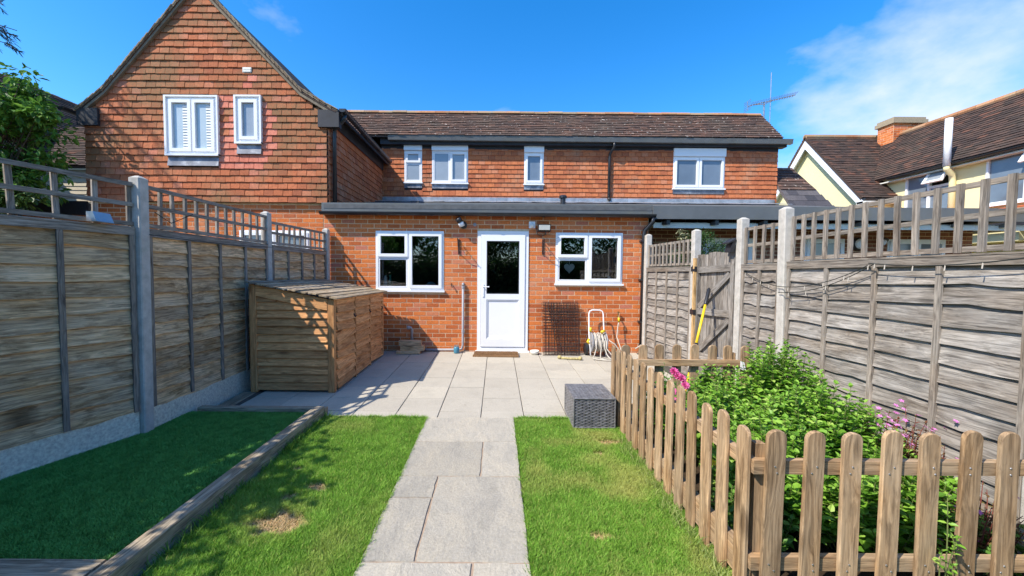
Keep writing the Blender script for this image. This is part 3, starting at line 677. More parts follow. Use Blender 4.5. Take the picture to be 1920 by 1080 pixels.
# roof slopes with bell-cast verge, verge tiles
def slope_pts(side):
    e = GX0 if side < 0 else GX1
    return [(GA, AZ + .06), (GA + (e - GA) * .45, AZ + .06 - .45 * (AZ + .02 - EZ)), (GA + (e - GA) * .80, AZ + .06 - .795 * (AZ + .02 - EZ)), (e + (.06 if side > 0 else .03), EZ + .215), (e + (.18 if side > 0 else -.06), EZ + .165)]
groof = None
for side in (-1, 1):
    P = slope_pts(side); b = MB(); y0, y1 = GY - .10, 12.0
    for (xa, za), (xb, zb) in zip(P, P[1:]):
        b.hexa([(xa, y0 + .02, za - .06), (xb, y0 + .02, zb - .06), (xb, y1, zb - .06), (xa, y1, za - .06), (xa, y0 + .02, za), (xb, y0 + .02, zb), (xb, y1, zb), (xa, y1, za)])
    sl = b.build('roof', ROOFB, gab)
    b = MB()
    for (xa, za), (xb, zb) in zip(P, P[1:]):
        b.hexa([(xa, y0 + .03, za - .115), (xb, y0 + .03, zb - .115), (xb, GY + .02, zb - .115), (xa, GY + .02, za - .115), (xa, y0 + .03, za - .061), (xb, y0 + .03, zb - .061), (xb, GY + .02, zb - .061), (xa, GY + .02, za - .061)])
    b.build('verge_board', m_plain('verge_mortar', (0.24, 0.20, 0.15), .9, .3, 20, .1) if side < 0 else bpy.data.materials['verge_mortar'], gab)
    # doubled verge tiles, edge on
    tot = []; 
    for (xa, za), (xb, zb) in zip(P, P[1:]):
        L = math.hypot(xb - xa, zb - za); k = max(1, int(L / .1))
        for i in range(k): tot.append((xa + (xb - xa) * i / k, za + (zb - za) * i / k, math.atan2(zb - za, xb - xa)))
    for (x, z, a) in tot:
        for dz, oy in ((0.012, 0.0), (-.014, .012)):
            M4 = Matrix.Translation((x, y0 + oy, z + dz)) @ Matrix.Rotation(-a + (.09 if side > 0 else -.09), 4, 'Y')
            key = ('verge', side)
            if key not in PL:
                q = MB(); q.box(-.03 , .17, 0, .30, 0, .014); PL[key] = mk('verge_tile', q.v, q.f, VERGE)
            link('verge_tile', PL[key], sl, M4 @ Matrix.Translation((0, random.uniform(-.006, .006), 0)))
# black box ends and gutter on the eaves
for x, s in ((GX0 - .02, 1), (GX1 - .13, -1)):
    MB().box(x - .06 if s > 0 else x, x + .30 if s > 0 else x + .36, GY - .075, GY + .05, EZ - .14, EZ + .15).build('eaves_box', DARKF, gab)
MB().box(GX1 + .03, GX1 + .06, GY + .06, 10.12, 3.98, 4.20).build('eaves_board', DARKF, gab)
gutter(gab, (GX1 + .30, GY - .10, 4.18), (GX1 + .30, 9.85, 4.14), .06, BLACK)
b = MB(); b.tube([(GX1 + .30, GY + .02, 4.12), (GX1 + .28, GY + .02, 4.04), (GX1 + .10, GY + .08, 3.90), (GX1 + .09, GY + .08, 3.8), (GX1 + .09, GY + .08, 2.62)], .036, 12)
b.build('downpipe', BLACK, gab, True)
gutter(gab, (GX0 - .32, 11.8, 4.16), (GX0 - .32, GY - .1, 4.18), .06, BLACK)

# ------------------------------------------------------------------ neighbour's extension on the right
nx = thing('neighbouring_extension', 'brown brick extension with deep eaves and white window frames behind the right fence', 'extension', (6.0, 7.8, 0))
NY = 7.75
no = [(4.02, 5.0, .05, 2.12), (6.0, 6.78, .9, 2.12), (7.62, 8.75, .9, 2.12)]
nb_ = wall_panels(MB(), 2.69, 9.28, -.2, 2.5, no, NY, NY + .12).build('brick_wall', MORTAR, nx)
cells = fill_rows(-.05, 2.48, .0772, .229, lambda v: 2.69, lambda v: 9.28, no)
field(nb_, cells, (0, NY, 0), (1, 0, 0), (0, 0, 1), (0, -1, 0), 'brick', .0772, .011, BRICK_DK, 'brick', 'brickwork', 150, lambda c: -c[2] * 3 + abs(c[0] - 6), .003)
window(nx, *no[0], NY, [(0, .5, 0, 1, 1), (.5, 1, 0, 1, 1)], pane=PANE_DK, sill=False, sash=.09)
window(nx, *no[1], NY, [(0, 1, 0, 1, 1)], pane=PANE_DK); window(nx, *no[2], NY, [(0, .5, 0, 1, 1), (.5, 1, 0, 1, 1)], pane=PANE_DK)
b = MB(); b.hexa([(XR + .005, 6.9, 2.505), (7.1, 6.9, 2.505), (7.1, 10.15, 3.14), (XR + .005, 10.15, 3.14), (XR + .005, 6.9, 2.575), (7.1, 6.9, 2.575), (7.1, 10.15, 3.20), (XR + .005, 10.15, 3.20)])
b.box(7.105, 9.45, 6.9, 9.6, 2.42, 2.56); b.build('roof', FELT, nx)
MB().box(XR + .035, 9.45, 6.885, 6.92, 2.36, 2.585).build('fascia', FASCIA, nx)
MB().box(XR + .1, 9.40, 7.02, 7.05, 2.22, 2.30).box(XR + .1, 9.40, 7.05, NY - .001, 2.30, 2.32).build('soffit_board', CREAMP, nx)
for k in range(8): x = 2.95 + k * .85; MB().hexa([(x, 6.93, 2.27), (x + .06, 6.93, 2.27), (x + .02, 7.015, 2.27), (x - .05, 7.015, 2.27), (x, 6.93, 2.35), (x + .06, 6.93, 2.35), (x + .02, 7.015, 2.32), (x - .05, 7.015, 2.32)]).build('bracket', BLACK, nx)
MB().box(9.2, 9.28, 7.87, 9.6, -.2, 2.42).build('end_wall', BRICK_DK, nx)
lp = thing('bulkhead_lamp', 'round white bulkhead lamp on the brown brick wall behind the trellis', 'lamp', (7.02, NY - .05, 2.02))
MB().lathe((7.02, NY - .012, 2.02), [(.13, .0), (.13, -.05), (.10, -.07)], 18, 'Y').build('lamp_rim', BLACK, lp)
MB().lathe((7.02, NY - .08, 2.02), [(.10, .0), (.085, -.03), (.04, -.045)], 18, 'Y').build('lamp_lens', UPVC, lp)
cm = thing('wall_camera', 'dark camera with white tip on the brown brick wall right of the bulkhead lamp', 'camera', (7.55, NY - .05, 2.08))
MB().tube([(7.50, NY - .012, 2.12), (7.50, NY - .10, 2.10), (7.36, NY - .20, 2.05)], [.05, .04, .045], 12).build('camera_body', BLACK, cm)
MB().tube([(7.36, NY - .20, 2.05), (7.31, NY - .235, 2.03)], [.046, .046], 12).build('camera_front', UPVC, cm)

# ------------------------------------------------------------------ yellow rendered house far right
yh = thing('yellow_house', 'pale yellow rendered house with brown tiled roofs and white bargeboards', 'house', (13.5, 11, 0))
XM, XG = 11.9, 11.0
ywin = [(-11.62, -10.42, 3.12, 4.30), (-9.72, -8.2, 3.14, 4.34)]
def wall_yz(mb, X, y0, y1, z0, z1, ops, th):
    ys = sorted({y0, y1, *[o[i] for o in ops for i in (0, 1)]}); zs = sorted({z0, z1, *[o[i] for o in ops for i in (2, 3)]})
    for a, b in zip(ys, ys[1:]):
        for c, d in zip(zs, zs[1:]):
            if any(o[0] < (a + b) / 2 < o[1] and o[2] < (c + d) / 2 < o[3] for o in ops): continue
            mb.box(X, X + th, a, b, c, d)
    return mb
b = wall_yz(MB(), XM, 4.0, 16.0, -.3, 4.55, [(8.2, 9.72, 3.14, 4.34), (10.42, 11.62, 3.12, 4.30)], .2)
b.prism([(XG, 12.0, -.3), (XG, 16.2, -.3), (XG, 16.2, 3.90), (XG, 14.1, 6.05), (XG, 12.0, 3.90)], (.15, 0, 0)); b.box(XG + .15, XM, 12.0, 12.15, -.3, 3.86)
b.box(XM - .6, XM - .001, 8.6, 11.5, 2.2, 2.62)
b.build('rendered_wall', YELLOW_R, yh)
def awindow(X, y0, y1, z0, z1, mid, opening_left):
    w_ = MB()
    def bx(a, c, e, f, t=.05): w_.box(X - .03, X + .04, a, c, e, f)
    bx(y0, y0 + .05, z0, z1); bx(y1 - .05, y1, z0, z1); bx(y0 + .05, y1 - .05, z0, z0 + .05); bx(y0 + .05, y1 - .05, z1 - .05, z1); bx(mid - .03, mid + .03, z0 + .05, z1 - .05)
    tz = z0 + (z1 - z0) * .62
    o0, o1 = (y0 + .05, mid - .03)
    bx(o0, o1, tz - .03, tz + .03)
    fo = w_.build('window', UPVC, yh)
    MB().box(X + .01, X + .02, mid + .03, y1 - .05, z0 + .05, z1 - .05).box(X + .01, X + .02, o0, o1, z0 + .05, tz - .03).build('pane', PANE_DK, fo)
    # top-hung sash standing open
    h = z1 - .05 - tz; an = R(32); s = MB()
    def q(y, d, t): return (X - .03 - math.sin(an) * d - math.cos(an) * t, y, z1 - .04 - math.cos(an) * d + math.sin(an) * t)
    for (a, c, d0, d1) in ((o0, o0 + .06, 0, h), (o1 - .06, o1, 0, h), (o0 + .06, o1 - .06, 0, .06), (o0 + .06, o1 - .06, h - .06, h)):
        s.hexa([q(a, d1, 0), q(c, d1, 0), q(c, d0, 0), q(a, d0, 0), q(a, d1, .04), q(c, d1, .04), q(c, d0, .04), q(a, d0, .04)])
    so_ = s.build('open_sash', UPVC, fo)
    s = MB(); s.hexa([q(o0 + .06, h - .06, .015), q(o1 - .06, h - .06, .015), q(o1 - .06, .06, .015), q(o0 + .06, .06, .015), q(o0 + .06, h - .06, .022), q(o1 - .06, h - .06, .022), q(o1 - .06, .06, .022), q(o0 + .06, .06, .022)])
    s.build('frosted_pane', PANE_FR, fo)
    MB().box(X - .09, X, y0 - .04, y1 + .04, z0 - .05, z0 - .001).build('sill', UPVC, fo)
awindow(XM, 10.42, 11.62, 3.12, 4.30, 11.0, True); awindow(XM, 8.2, 9.72, 3.14, 4.34, 8.98, True)
# roofs
def tiled_slope(parent, e0, e1, r0, r1, g, mat, name='roof', th=.06, w=.19):
    """quad slope: eave e0->e1, ridge r0->r1 (r0 above e0)"""
    e0, e1, r0, r1 = [Vector(p) for p in (e0, e1, r0, r1)]
    U = (e1 - e0).normalized(); V = (r0 - e0); V = (V - U * V.dot(U)); L = V.length; V.normalize(); N = U.cross(V)
    d = N * -th
    b = MB(); b.hexa([e0 + d, e1 + d, r1 + d, r0 + d, e0, e1, r1, r0]); o = b.build(name, mat, parent)
    a0 = (r0 - e0).dot(U); W1 = (e1 - e0).length; b0 = (r1 - e0).dot(U)
    cells = fill_rows(0, L - .02, g, w, lambda v: a0 * v / L, lambda v: W1 + (b0 - W1) * v / L)
    field(o, cells, e0, U, V, N, 'tile', g, .003, mat, 'roof_tile', 'roof_tiling', 0, None, .02)
    return o
RX, RZ = 13.38, 6.12
tiled_slope(yh, (XM - .22, 16.0, 4.36), (XM - .22, 3.5, 4.36), (RX, 16.0, RZ), (RX, 3.5, RZ), .105, ROOFB)
b = MB(); b.hexa([(RX, 3.5, RZ - .06), (15.0, 3.5, 4.3), (15.0, 16, 4.3), (RX, 16, RZ - .06), (RX, 3.5, RZ), (15.0, 3.5, 4.36), (15.0, 16, 4.36), (RX, 16, RZ)]); b.build('rear_roof', ROOFB, yh)
wr = tiled_slope(yh, (XG - .22, 11.80, 3.72), (13.6, 11.80, 3.72), (XG - .22, 14.1, 6.26), (13.6, 14.1, 6.26), .105, ROOFB)
tiled_slope(yh, (13.6, 16.4, 3.72), (XG - .22, 16.4, 3.72), (13.6, 14.1, 6.26), (XG - .22, 14.1, 6.26), .105, ROOFB)
for (p0, p1) in (((XG - .22, 14.1, 6.27), (13.6, 14.1, 6.27)), ((RX, 14.2, RZ), (RX, 3.5, RZ))):
    p0, p1 = Vector(p0), Vector(p1); n = int((p1 - p0).length / .42); d = (p1 - p0) / n
    for i in range(n): MB().tube([p0 + d * (i + .01), p0 + d * (i + .985)], .10, 8).build('ridge_tile', RIDGE, wr)
# white bargeboards
b = MB()
for s in (-1, 1):
    ya, za, yb, zb = 14.1, 6.17, 14.1 + s * 2.32, 3.62
    b.hexa([(XG - .20, ya, za - .30), (XG - .17, ya, za - .30), (XG - .17, ya, za), (XG - .20, ya, za), (XG - .20, yb, zb - .25), (XG - .17, yb, zb - .25), (XG - .17, yb, zb + .02), (XG - .20, yb, zb + .02)])
b.build('bargeboard', UPVC, yh)
b = MB()
for s in (-1, 1):
    ya, za, yb, zb = 14.1, 6.12, 14.1 + s * 2.1, 3.81
    b.hexa([(XG - .17, ya, za - .06), (XG + .0, ya, za - .06), (XG + .0, ya, za - .03), (XG - .17, ya, za - .03), (XG - .17, yb, zb - .06), (XG, yb, zb - .06), (XG, yb, zb - .03), (XG - .17, yb, zb - .03)])
b.build('soffit', CREAMP, yh)
MB().box(XG - .2, XG + .75, 11.70, 12.0, 3.56, 3.62).build('soffit_return', CREAMP, yh)
gutter(yh, (XG - .2, 11.76, 3.70), (XM - .05, 11.76, 3.69), .06, BLACK); gutter(yh, (XM - .27, 11.9, 4.33), (XM - .27, 3.5, 4.33), .06, BLACK)
MB().box(XM - .2, XM - .001, 3.6, 12.3, 4.22, 4.25).build('soffit', CREAMP, yh)
b = MB(); b.tube([(XM - .34, 10.30, 4.25), (XM - .34, 10.30, 5.46)], .075, 12); b.build('vent_pipe', UPVC, yh, True)
b = MB(); b.tube([(XM - .34, 10.30, 4.27), (XM - .33, 10.31, 4.18), (XM - .12, 10.36, 4.05), (XM - .08, 10.38, 3.9), (XM - .08, 10.38, 2.7)], .065, 12); b.build('soil_pipe', YELLOW_R, yh, True)
# lean-to roof with orange tiles below the windows
tiled_slope(yh, (XM - .78, 12.0, 2.66), (XM - .78, 3.5, 2.66), (XM - .02, 12.0, 3.02), (XM - .02, 3.5, 3.02), .105, TILE_O, 'lean_to_roof')
MB().box(XM - .80, XM - .77, 3.5, 12.0, 2.46, 2.60).build('lean_to_fascia', DARKF, yh)
b = MB(); b.tube([(XM - .55, 10.35, 2.76), (XM - .55, 10.33, 2.95), (XM - .50, 10.30, 3.12)], .06, 10); b.tube([(XM - .50, 10.30, 3.12), (XM - .50, 10.29, 3.16)], .10, 10); b.hexa([(XM - .72, 10.2, 2.70), (XM - .72, 10.5, 2.70), (XM - .4, 10.5, 2.86), (XM - .4, 10.2, 2.86), (XM - .72, 10.2, 2.72), (XM - .72, 10.5, 2.72), (XM - .4, 10.5, 2.88), (XM - .4, 10.2, 2.88)])
b.build('roof_vent', UPVC, yh)
# chimney
ch = MB().box(13.1, 14.12, 13.3, 13.85, 5.4, 6.48).build('chimney', MORTAR, yh)
for (O, U, N, L) in (((13.1, 13.3, 5.4), (1, 0, 0), (0, -1, 0), 1.02), ((13.1, 13.85, 5.4), (0, -1, 0), (-1, 0, 0), .55)):
    field(ch, fill_rows(0, 1.06, .0772, .229, lambda v: 0, lambda v, L=L: L), O, U, (0, 0, 1), N, 'brick', .0772, .011, BRICK, 'brick', 'chimney_bricks', 0, None, .003)
MB().box(13.04, 14.18, 13.24, 13.91, 6.48, 6.60).box(13.08, 14.14, 13.28, 13.87, 6.60, 6.68).box(13.3, 13.9, 13.4, 13.8, 6.68, 6.73).build('chimney_cap', VERGE, ch)

# ------------------------------------------------------------------ house and extension far left
lh = thing('brown_roofed_house', 'house with dark brown tiled roof behind the leafy tree on the far left', 'house', (-14, 10, 0))
b = MB(); b.box(-12.6, -12.4, 4.0, 16.0, -.3, 4.95); b.box(-12.4, -7.6, 10.0, 10.15, -.3, 3.9); lhw = b.build('wall', BEIGE, lh)
for k in range(14): MB().hexa([(-12.38, 9.97, 2.5 + k * .1), (-7.6, 9.97, 2.5 + k * .1), (-7.6, 9.999, 2.5 + k * .1), (-12.38, 9.999, 2.5 + k * .1), (-12.38, 9.985, 2.6 + k * .1), (-7.6, 9.985, 2.6 + k * .1), (-7.6, 9.999, 2.6 + k * .1), (-12.38, 9.999, 2.6 + k * .1)]).build('siding_board', BEIGE, lhw)
tiled_slope(lh, (-12.1, 4.0, 4.95), (-12.1, 16.5, 4.95), (-13.9, 4.0, 6.85), (-13.9, 16.5, 6.85), .105, ROOFB)
gutter(lh, (-12.05, 16.0, 4.93), (-12.05, 4.0, 4.93), .07, BLACK)
MB().box(-12.39, -12.15, 4.0, 16.0, 4.72, 4.80).build('eaves_soffit', DARKF, lh)
tiled_slope(lh, (-12.4, 9.8, 3.95), (-7.5, 9.8, 3.95), (-12.4, 11.6, 5.5), (-7.5, 11.6, 5.5), .105, ROOFB, 'lower_roof')
rw = MB().hexa([(-9.95, 9.95, 4.10), (-9.55, 9.95, 4.10), (-9.55, 10.35, 4.46), (-9.95, 10.35, 4.46), (-9.95, 9.91, 4.16), (-9.55, 9.91, 4.16), (-9.55, 10.31, 4.52), (-9.95, 10.31, 4.52)]).build('roof_window', WNEW, lh)
MB().hexa([(-9.91, 9.95, 4.19), (-9.59, 9.95, 4.19), (-9.59, 10.28, 4.49), (-9.91, 10.28, 4.49), (-9.91, 9.94, 4.205), (-9.59, 9.94, 4.205), (-9.59, 10.27, 4.505), (-9.91, 10.27, 4.505)]).build('pane', PANE_DK, rw)
le = thing('flat_roofed_extension', 'low flat-roofed brick extension with dark fascia behind the left trellis', 'extension', (-9.5, 8, 0))
MB().box(-12.2, GX0 - .02, 7.15, 7.3, -.2, 2.42).build('wall', MORTAR, le)
field(le.children[0], fill_rows(1.0, 2.40, .0772, .229, lambda v: -12.2, lambda v: GX0 - .02), (0, 7.15, 0), (1, 0, 0), (0, 0, 1), (0, -1, 0), 'brick', .0772, .011, BRICK, 'brick', 'brickwork', 80, lambda c: -c[0], .003)
MB().box(-12.4, GX0 - .04, 6.95, 6.99, 2.36, 2.60).build('fascia', DARKF, le); MB().box(-12.4, GX0 - .04, 6.99, 9.9, 2.44, 2.57).build('roof', FELT, le)

# ------------------------------------------------------------------ fences
def board_mesh(i):
    key = ('waney', i)
    if key in PL: return PL[key]
    r = random.Random(100 + i); n = 12; L = 1.0; h = .178; t = .012
    ks = [(r.uniform(.05, .95), r.uniform(.02, .05), r.uniform(-.022, .022)) for _ in range(3)]
    lo = []; 
    for k in range(n + 1):
        x = k / n; z = sum(a * math.exp(-((x - c) / w) ** 2) for c, w, a in ks) + .006 * math.sin(x * 7 + i) + r.uniform(-.0025, .0025); lo.append(z)
    v = []; f = []
    for k in range(n + 1):
        x = k / n; v += [(x, .020, lo[k]), (x, .022 + t, lo[k]), (x, t * .4, h), (x, -.006, h)]
    for k in range(n):
        a = 4 * k; c = a + 4
        f += [(a + 1, c + 1, c + 2, a + 2)[::-1], (a, a + 1, c + 1, c)[::-1], (a + 2, c + 2, c + 3, a + 3)[::-1], (a + 3, c + 3, c, a)[::-1]]
    PL[key] = (v, f); return PL[key]
def waney(i, L, mat):
    L = round(L, 2); key = ('waneyme', i, L, mat.name)
    if key not in PL:
        v, f = board_mesh(i); PL[key] = mk('fence_board', [(x * L, y, z) for x, y, z in v], f, mat)
    return PL[key]
def fence_panel(label, P, Q, z0, z1, bays, N, wmat, bmat, group, pitch=.122, gapz=None):
    """P,Q: plan points of the panel's ends; N: unit normal towards the viewer's garden"""
    P, Q = Vector((*P, 0)), Vector((*Q, 0)); U = (Q - P).normalized(); L = (Q - P).length; N = Vector((*N, 0)); N = (N - U * N.dot(U)).normalized(); Z = Vector((0, 0, 1))
    t = thing('fence_panel', label, 'fence panel', tuple((P + Q) / 2 + Z * z0), group)
    n = int(round((z1 - .06 - z0) / pitch)); flip = U.cross(N).z < 0
    for k in range(n):
        i = random.randrange(8); z = z0 + k * (z1 - .06 - z0) / n
        if gapz and k == gapz: z -= .03
        th = random.gauss(0, .004)
        if flip: X, O = -U, Q
        else: X, O = U, P
        O = O + N * -.004 + Z * z
        X2 = X * math.cos(th) + Z * math.sin(th); Z2 = Z * math.cos(th) - X * math.sin(th)
        link('board', waney(i, L, wmat), t, Matrix(((X2.x, N.x, Z2.x, O.x), (X2.y, N.y, Z2.y, O.y), (X2.z, N.z, Z2.z, O.z), (0, 0, 0, 1))))
    for k in range(bays + 1):
        c = P + U * (.02 + (L - .04) * k / bays) + N * .030
        for s in ((1,) if 0 < k < bays else (1,)):
            plank('batten', c + Z * (z0 + .0), c + Z * (z1 - .06), .036, .018, U, bmat, t)
    plank('top_rail', P + N * .022 + Z * (z1 - .03), Q + N * .022 + Z * (z1 - .03), .058, .036, Z, bmat, t)
    plank('cap', P + Z * (z1 + .006) + N * .012, Q + Z * (z1 + .006) + N * .012, .062, .012, N, bmat, t)
    return t
def trellis(label, P, Q, z0, z1, bays, N, bmat, group, mid=1):
    P, Q = Vector((*P, 0)), Vector((*Q, 0)); U = (Q - P).normalized(); L = (Q - P).length; N = Vector((*N, 0)); N = (N - U * N.dot(U)).normalized(); Z = Vector((0, 0, 1))
    t = thing('trellis', label, 'trellis', tuple((P + Q) / 2 + Z * z0), group)
    for k in range(bays + 1):
        c = P + U * (.018 + (L - .036) * k / bays); lean = U * random.gauss(0, .006)
        plank('upright', c + Z * z0, c + Z * (z1 - .002) + lean, .034, .020, U, bmat, t)
    for j in range(mid + 2):
        z = z0 + .02 + (z1 - z0 - .04) * j / (mid + 1)
        plank('lattice_rail', P + Z * z + N * (.0195 if LATFRONT else -.0195), Q + Z * (z + random.gauss(0, .004)) + N * (.0195 if LATFRONT else -.0195), .034, .018, Z, bmat, t)
    return t
def post(label, p, zb, zt, group, rot=0, s=.098):
    b = MB(); h = s / 2; o = .012; z2 = zt - .022
    sec = [(-h, -h + .008), (-h + .008, -h), (h - .008, -h), (h, -h + .008), (h, h - .008), (h - .008, h), (-h + .008, h), (-h, h - .008)]
    b.v = [(x, y, zb) for x, y in sec] + [(x, y, z2) for x, y in sec] + [(x * .35, y * .35, zt) for x, y in sec]
    for k in range(8):
        q = (k + 1) % 8; b.f += [(k, q, 8 + q, 8 + k), (8 + k, 8 + q, 16 + q, 16 + k)]
    b.f.append(tuple(16 + k for k in range(8)))
    o = link('concrete_post', mk('concrete_post', b.v, b.f, CONC), None, Matrix.Translation((p[0], p[1], 0)) @ Matrix.Rotation(rot, 4, 'Z') @ Matrix.Rotation(random.gauss(0, .006), 4, 'Y'))
    return tag(o, label, 'fence post', group)
def gravel(label, P, Q, z0, z1, group):
    P, Q = Vector((*P, 0)), Vector((*Q, 0)); U = (Q - P).normalized(); N = Vector((-U.y, U.x, 0)); b = MB(); h = .026
    b.hexa([P - N * h + Vector((0, 0, z0)), Q - N * h + Vector((0, 0, z0)), Q + N * h + Vector((0, 0, z0)), P + N * h + Vector((0, 0, z0)), P - N * h + Vector((0, 0, z1)), Q - N * h + Vector((0, 0, z1)), Q + N * h + Vector((0, 0, z1)), P + N * h + Vector((0, 0, z1))])
    return tag(b.build('gravel_board', PEBBLE), label, 'gravel board', group)
LATFRONT = True
def between(A, B, e=.052):
    A, B = Vector(A), Vector(B); d = (B - A).normalized() * e; return tuple(A + d), tuple(B - d)
LP = [(-4.10, -.12), (-3.73, 1.61), (-3.11, 3.44), (-3.12, 5.37), (-2.99, 6.90)]
GL = 'left boundary fence'; GR = 'right boundary fence'
lab_p = [None, 'concrete post at the near end of the left fence', 'tall grey concrete post nearest the camera on the left', 'concrete post behind the log store, second along the left fence', 'concrete post where the left fence meets the brick wall']
for k in range(1, 5): post(lab_p[k], LP[k], -.3, 2.20 if k < 4 else 2.15, GL, R(8) if k == 1 else 0)
lab_f = [None, 'shaded fence panel of lapped boards beside the artificial turf, nearest on the left', 'shaded lapped fence panel between the tall left post and the log store', 'short lapped fence panel above the log store roof next to the house wall']
lab_g = [None, 'pale rough concrete gravel board under the nearest left fence panel', 'pale rough concrete gravel board ending at the log store', 'concrete gravel board hidden behind the log store']
lab_t = [None, 'weathered trellis topping the nearest left fence panel', 'weathered trellis topping the left fence between the two tall posts', 'weathered trellis topping the left fence next to the brick wall']
for k in (1, 2, 3):
    P, Q = between(LP[k], LP[k + 1])
    fence_panel(lab_f[k], P, Q, .165, 1.745, 4, (1, 0), WLEFT, WSLAT, GL)
    trellis(lab_t[k], P, Q, 1.765, 2.14 if k < 3 else 2.08, 8 if k == 1 else 12 if k == 2 else 10, (1, 0), WSLAT, GL)
    gravel(lab_g[k], P, Q, -.3, .172, GL)
P, Q = between(LP[0], LP[1]); fence_panel('lapped fence panel beside the camera on the left', P, Q, .165, 1.745, 4, (1, 0), WLEFT, WSLAT, GL); gravel('concrete gravel board beside the camera on the left', P, Q, -.3, .158, GL)
RP = [(2.60, 6.86), (2.76, 5.50), (2.86, 4.63), (2.90, 3.96), (2.90, 2.05)]
lab_p = ['concrete post at the house end of the right fence', 'concrete post carrying the gate hinges', 'tall concrete post on the latch side of the wooden gate', 'tall white concrete post nearest the camera in the right fence']
for k in range(4): post(lab_p[k], RP[k], -.4, (2.09, 2.02, 2.06, 2.07)[k], GR)
P, Q = between(RP[0], RP[1]); fence_panel('lapped fence panel between the house wall and the gate', P, Q, -.03, 1.50, 4, (-1, 0), WGREY, WSLAT, GR, .115)
gravel('concrete gravel board between the house wall and the gate', P, Q, -.4, -.04, GR)
LATFRONT = False
trellis('close-meshed trellis between the house wall and the gate', P, Q, 1.53, 1.90, 11, (-1, 0), WSLAT, GR)
P, Q = between(RP[2], RP[3]); fence_panel('narrow lapped fence panel right of the gate', P, Q, -.06, 1.505, 2, (-1, 0), WGREY, WSLAT, GR)
trellis('narrow trellis right of the gate', P, Q, 1.525, 1.94, 4, (-1, 0), WSLAT, GR); gravel('concrete gravel board right of the gate', P, Q, -.4, -.068, GR)
P, Q = between(RP[3], RP[4]); fence_panel('large sunlit grey fence panel of wavy lapped boards behind the flower bed', P, Q, -.06, 1.515, 4, (-1, 0), WGREY, WSLAT, GR)
trellis('tall weathered trellis topping the nearest right fence panel', P, Q, 1.535, 1.97, 14, (-1, 0), WSLAT, GR); gravel('concrete gravel board behind the flower bed', P, Q, -.4, -.068, GR)
post('concrete post beside the camera in the right fence', RP[4], -.4, 2.07, GR)
P, Q = between(RP[4], (2.95, .1)); fence_panel('lapped fence panel beside the camera on the right', P, Q, -.06, 1.515, 4, (-1, 0), WGREY, WSLAT, GR)

# ------------------------------------------------------------------ wooden gate in the right fence
gt = thing('garden_gate', 'weathered wooden gate with vertical boards and diagonal braces in the right fence', 'gate', (2.81, 5.05, -.05))
A, B = Vector((2.765, 5.44, 0)), Vector((2.855, 4.69, 0)); U = (B - A).normalized(); L = (B - A).length; N = Vector((-1, 0, 0)); N = (N - U * N.dot(U)).normalized(); Z = Vector((0, 0, 1))
nb = 10
for k in range(nb):
    t_ = (k + .5) / nb; c = A + U * (L * t_); plank('gate_board', c + Z * .03, c + Z * (1.66 + .04 * t_ + random.uniform(-.012, .012)), L / nb - .006, .016, U, WGREY, gt)
for s in (.0, 1.0):
    c = A + U * (.035 + (L - .07) * s) + N * .03
    plank('gate_stile', c + Z * .02, c + Z * (1.62 + .12 * s), .062, .036, U, WGREY, gt)
for z in (.30, .90, 1.46): plank('gate_ledge', A + U * .07 + N * .03 + Z * z, B - U * .07 + N * .03 + Z * (z + .02), .085, .030, Z, WGREY, gt)
plank('gate_brace', A + U * .09 + N * .032 + Z * .96, B - U * .09 + N * .032 + Z * 1.40, .075, .026, Z, WGREY, gt)
plank('gate_brace', A + U * .09 + N * .032 + Z * .36, B - U * .09 + N * .032 + Z * .84, .075, .026, Z, WGREY, gt)
for z in (.88, 1.47):
    c = A + N * .06 + Z * z; b = MB(); b.box(c.x - .02, c.x + .02, c.y - .05, c.y + .05, c.z - .035, c.z + .035); b.tube([c + Vector((0, .03, -.05)), c + Vector((0, .03, .05))], .012, 8); b.build('gate_hinge', BLACK, gt)
gp = plank('gate_post', (2.705, 5.415, -.1), (2.70, 5.405, 1.62), .03, .04, (1, 0, 0), WNEW, None)
tag(gp, 'bright orange-yellow timber strip screwed to the gate hinge post', 'timber')
sl = thing('solar_light', 'black solar light fixed to the top of the gate', 'light', (2.83, 4.72, 1.68))
MB().hexa([(2.74, 4.66, 1.66), (2.78, 4.66, 1.66), (2.78, 4.78, 1.66), (2.74, 4.78, 1.66), (2.77, 4.66, 1.80), (2.81, 4.66, 1.80), (2.81, 4.78, 1.80), (2.77, 4.78, 1.80)]).build('light_body', BLACK, sl)
MB().hexa([(2.715, 4.65, 1.76), (2.80, 4.65, 1.80), (2.80, 4.79, 1.80), (2.715, 4.79, 1.76), (2.715, 4.65, 1.775), (2.80, 4.65, 1.825), (2.80, 4.79, 1.825), (2.715, 4.79, 1.775)]).build('solar_panel', DARKF, sl)
yp = thing('telescopic_pole', 'yellow pole with black grips leaning against the gate', 'pole', (2.22, 4.40, gz(4.4)))
pa, pb = Vector((2.02, 4.25, gz(4.25))), Vector((2.715, 5.05, 1.22))
def on(t): return pa.lerp(pb, t)
MB().tube([on(0), on(.26)], .016, 10).build('lower_shaft', YEL, yp, True); MB().tube([on(.50), on(.84)], .016, 10).build('upper_shaft', YEL, yp, True)
MB().tube([on(.26), on(.27), on(.49), on(.50)], [.018, .022, .022, .018], 10).build('middle_grip', BLACK, yp, True)
MB().tube([on(.84), on(.85), on(.985), on(1)], [.018, .023, .024, .014], 10).build('end_grip', BLACK, yp, True)

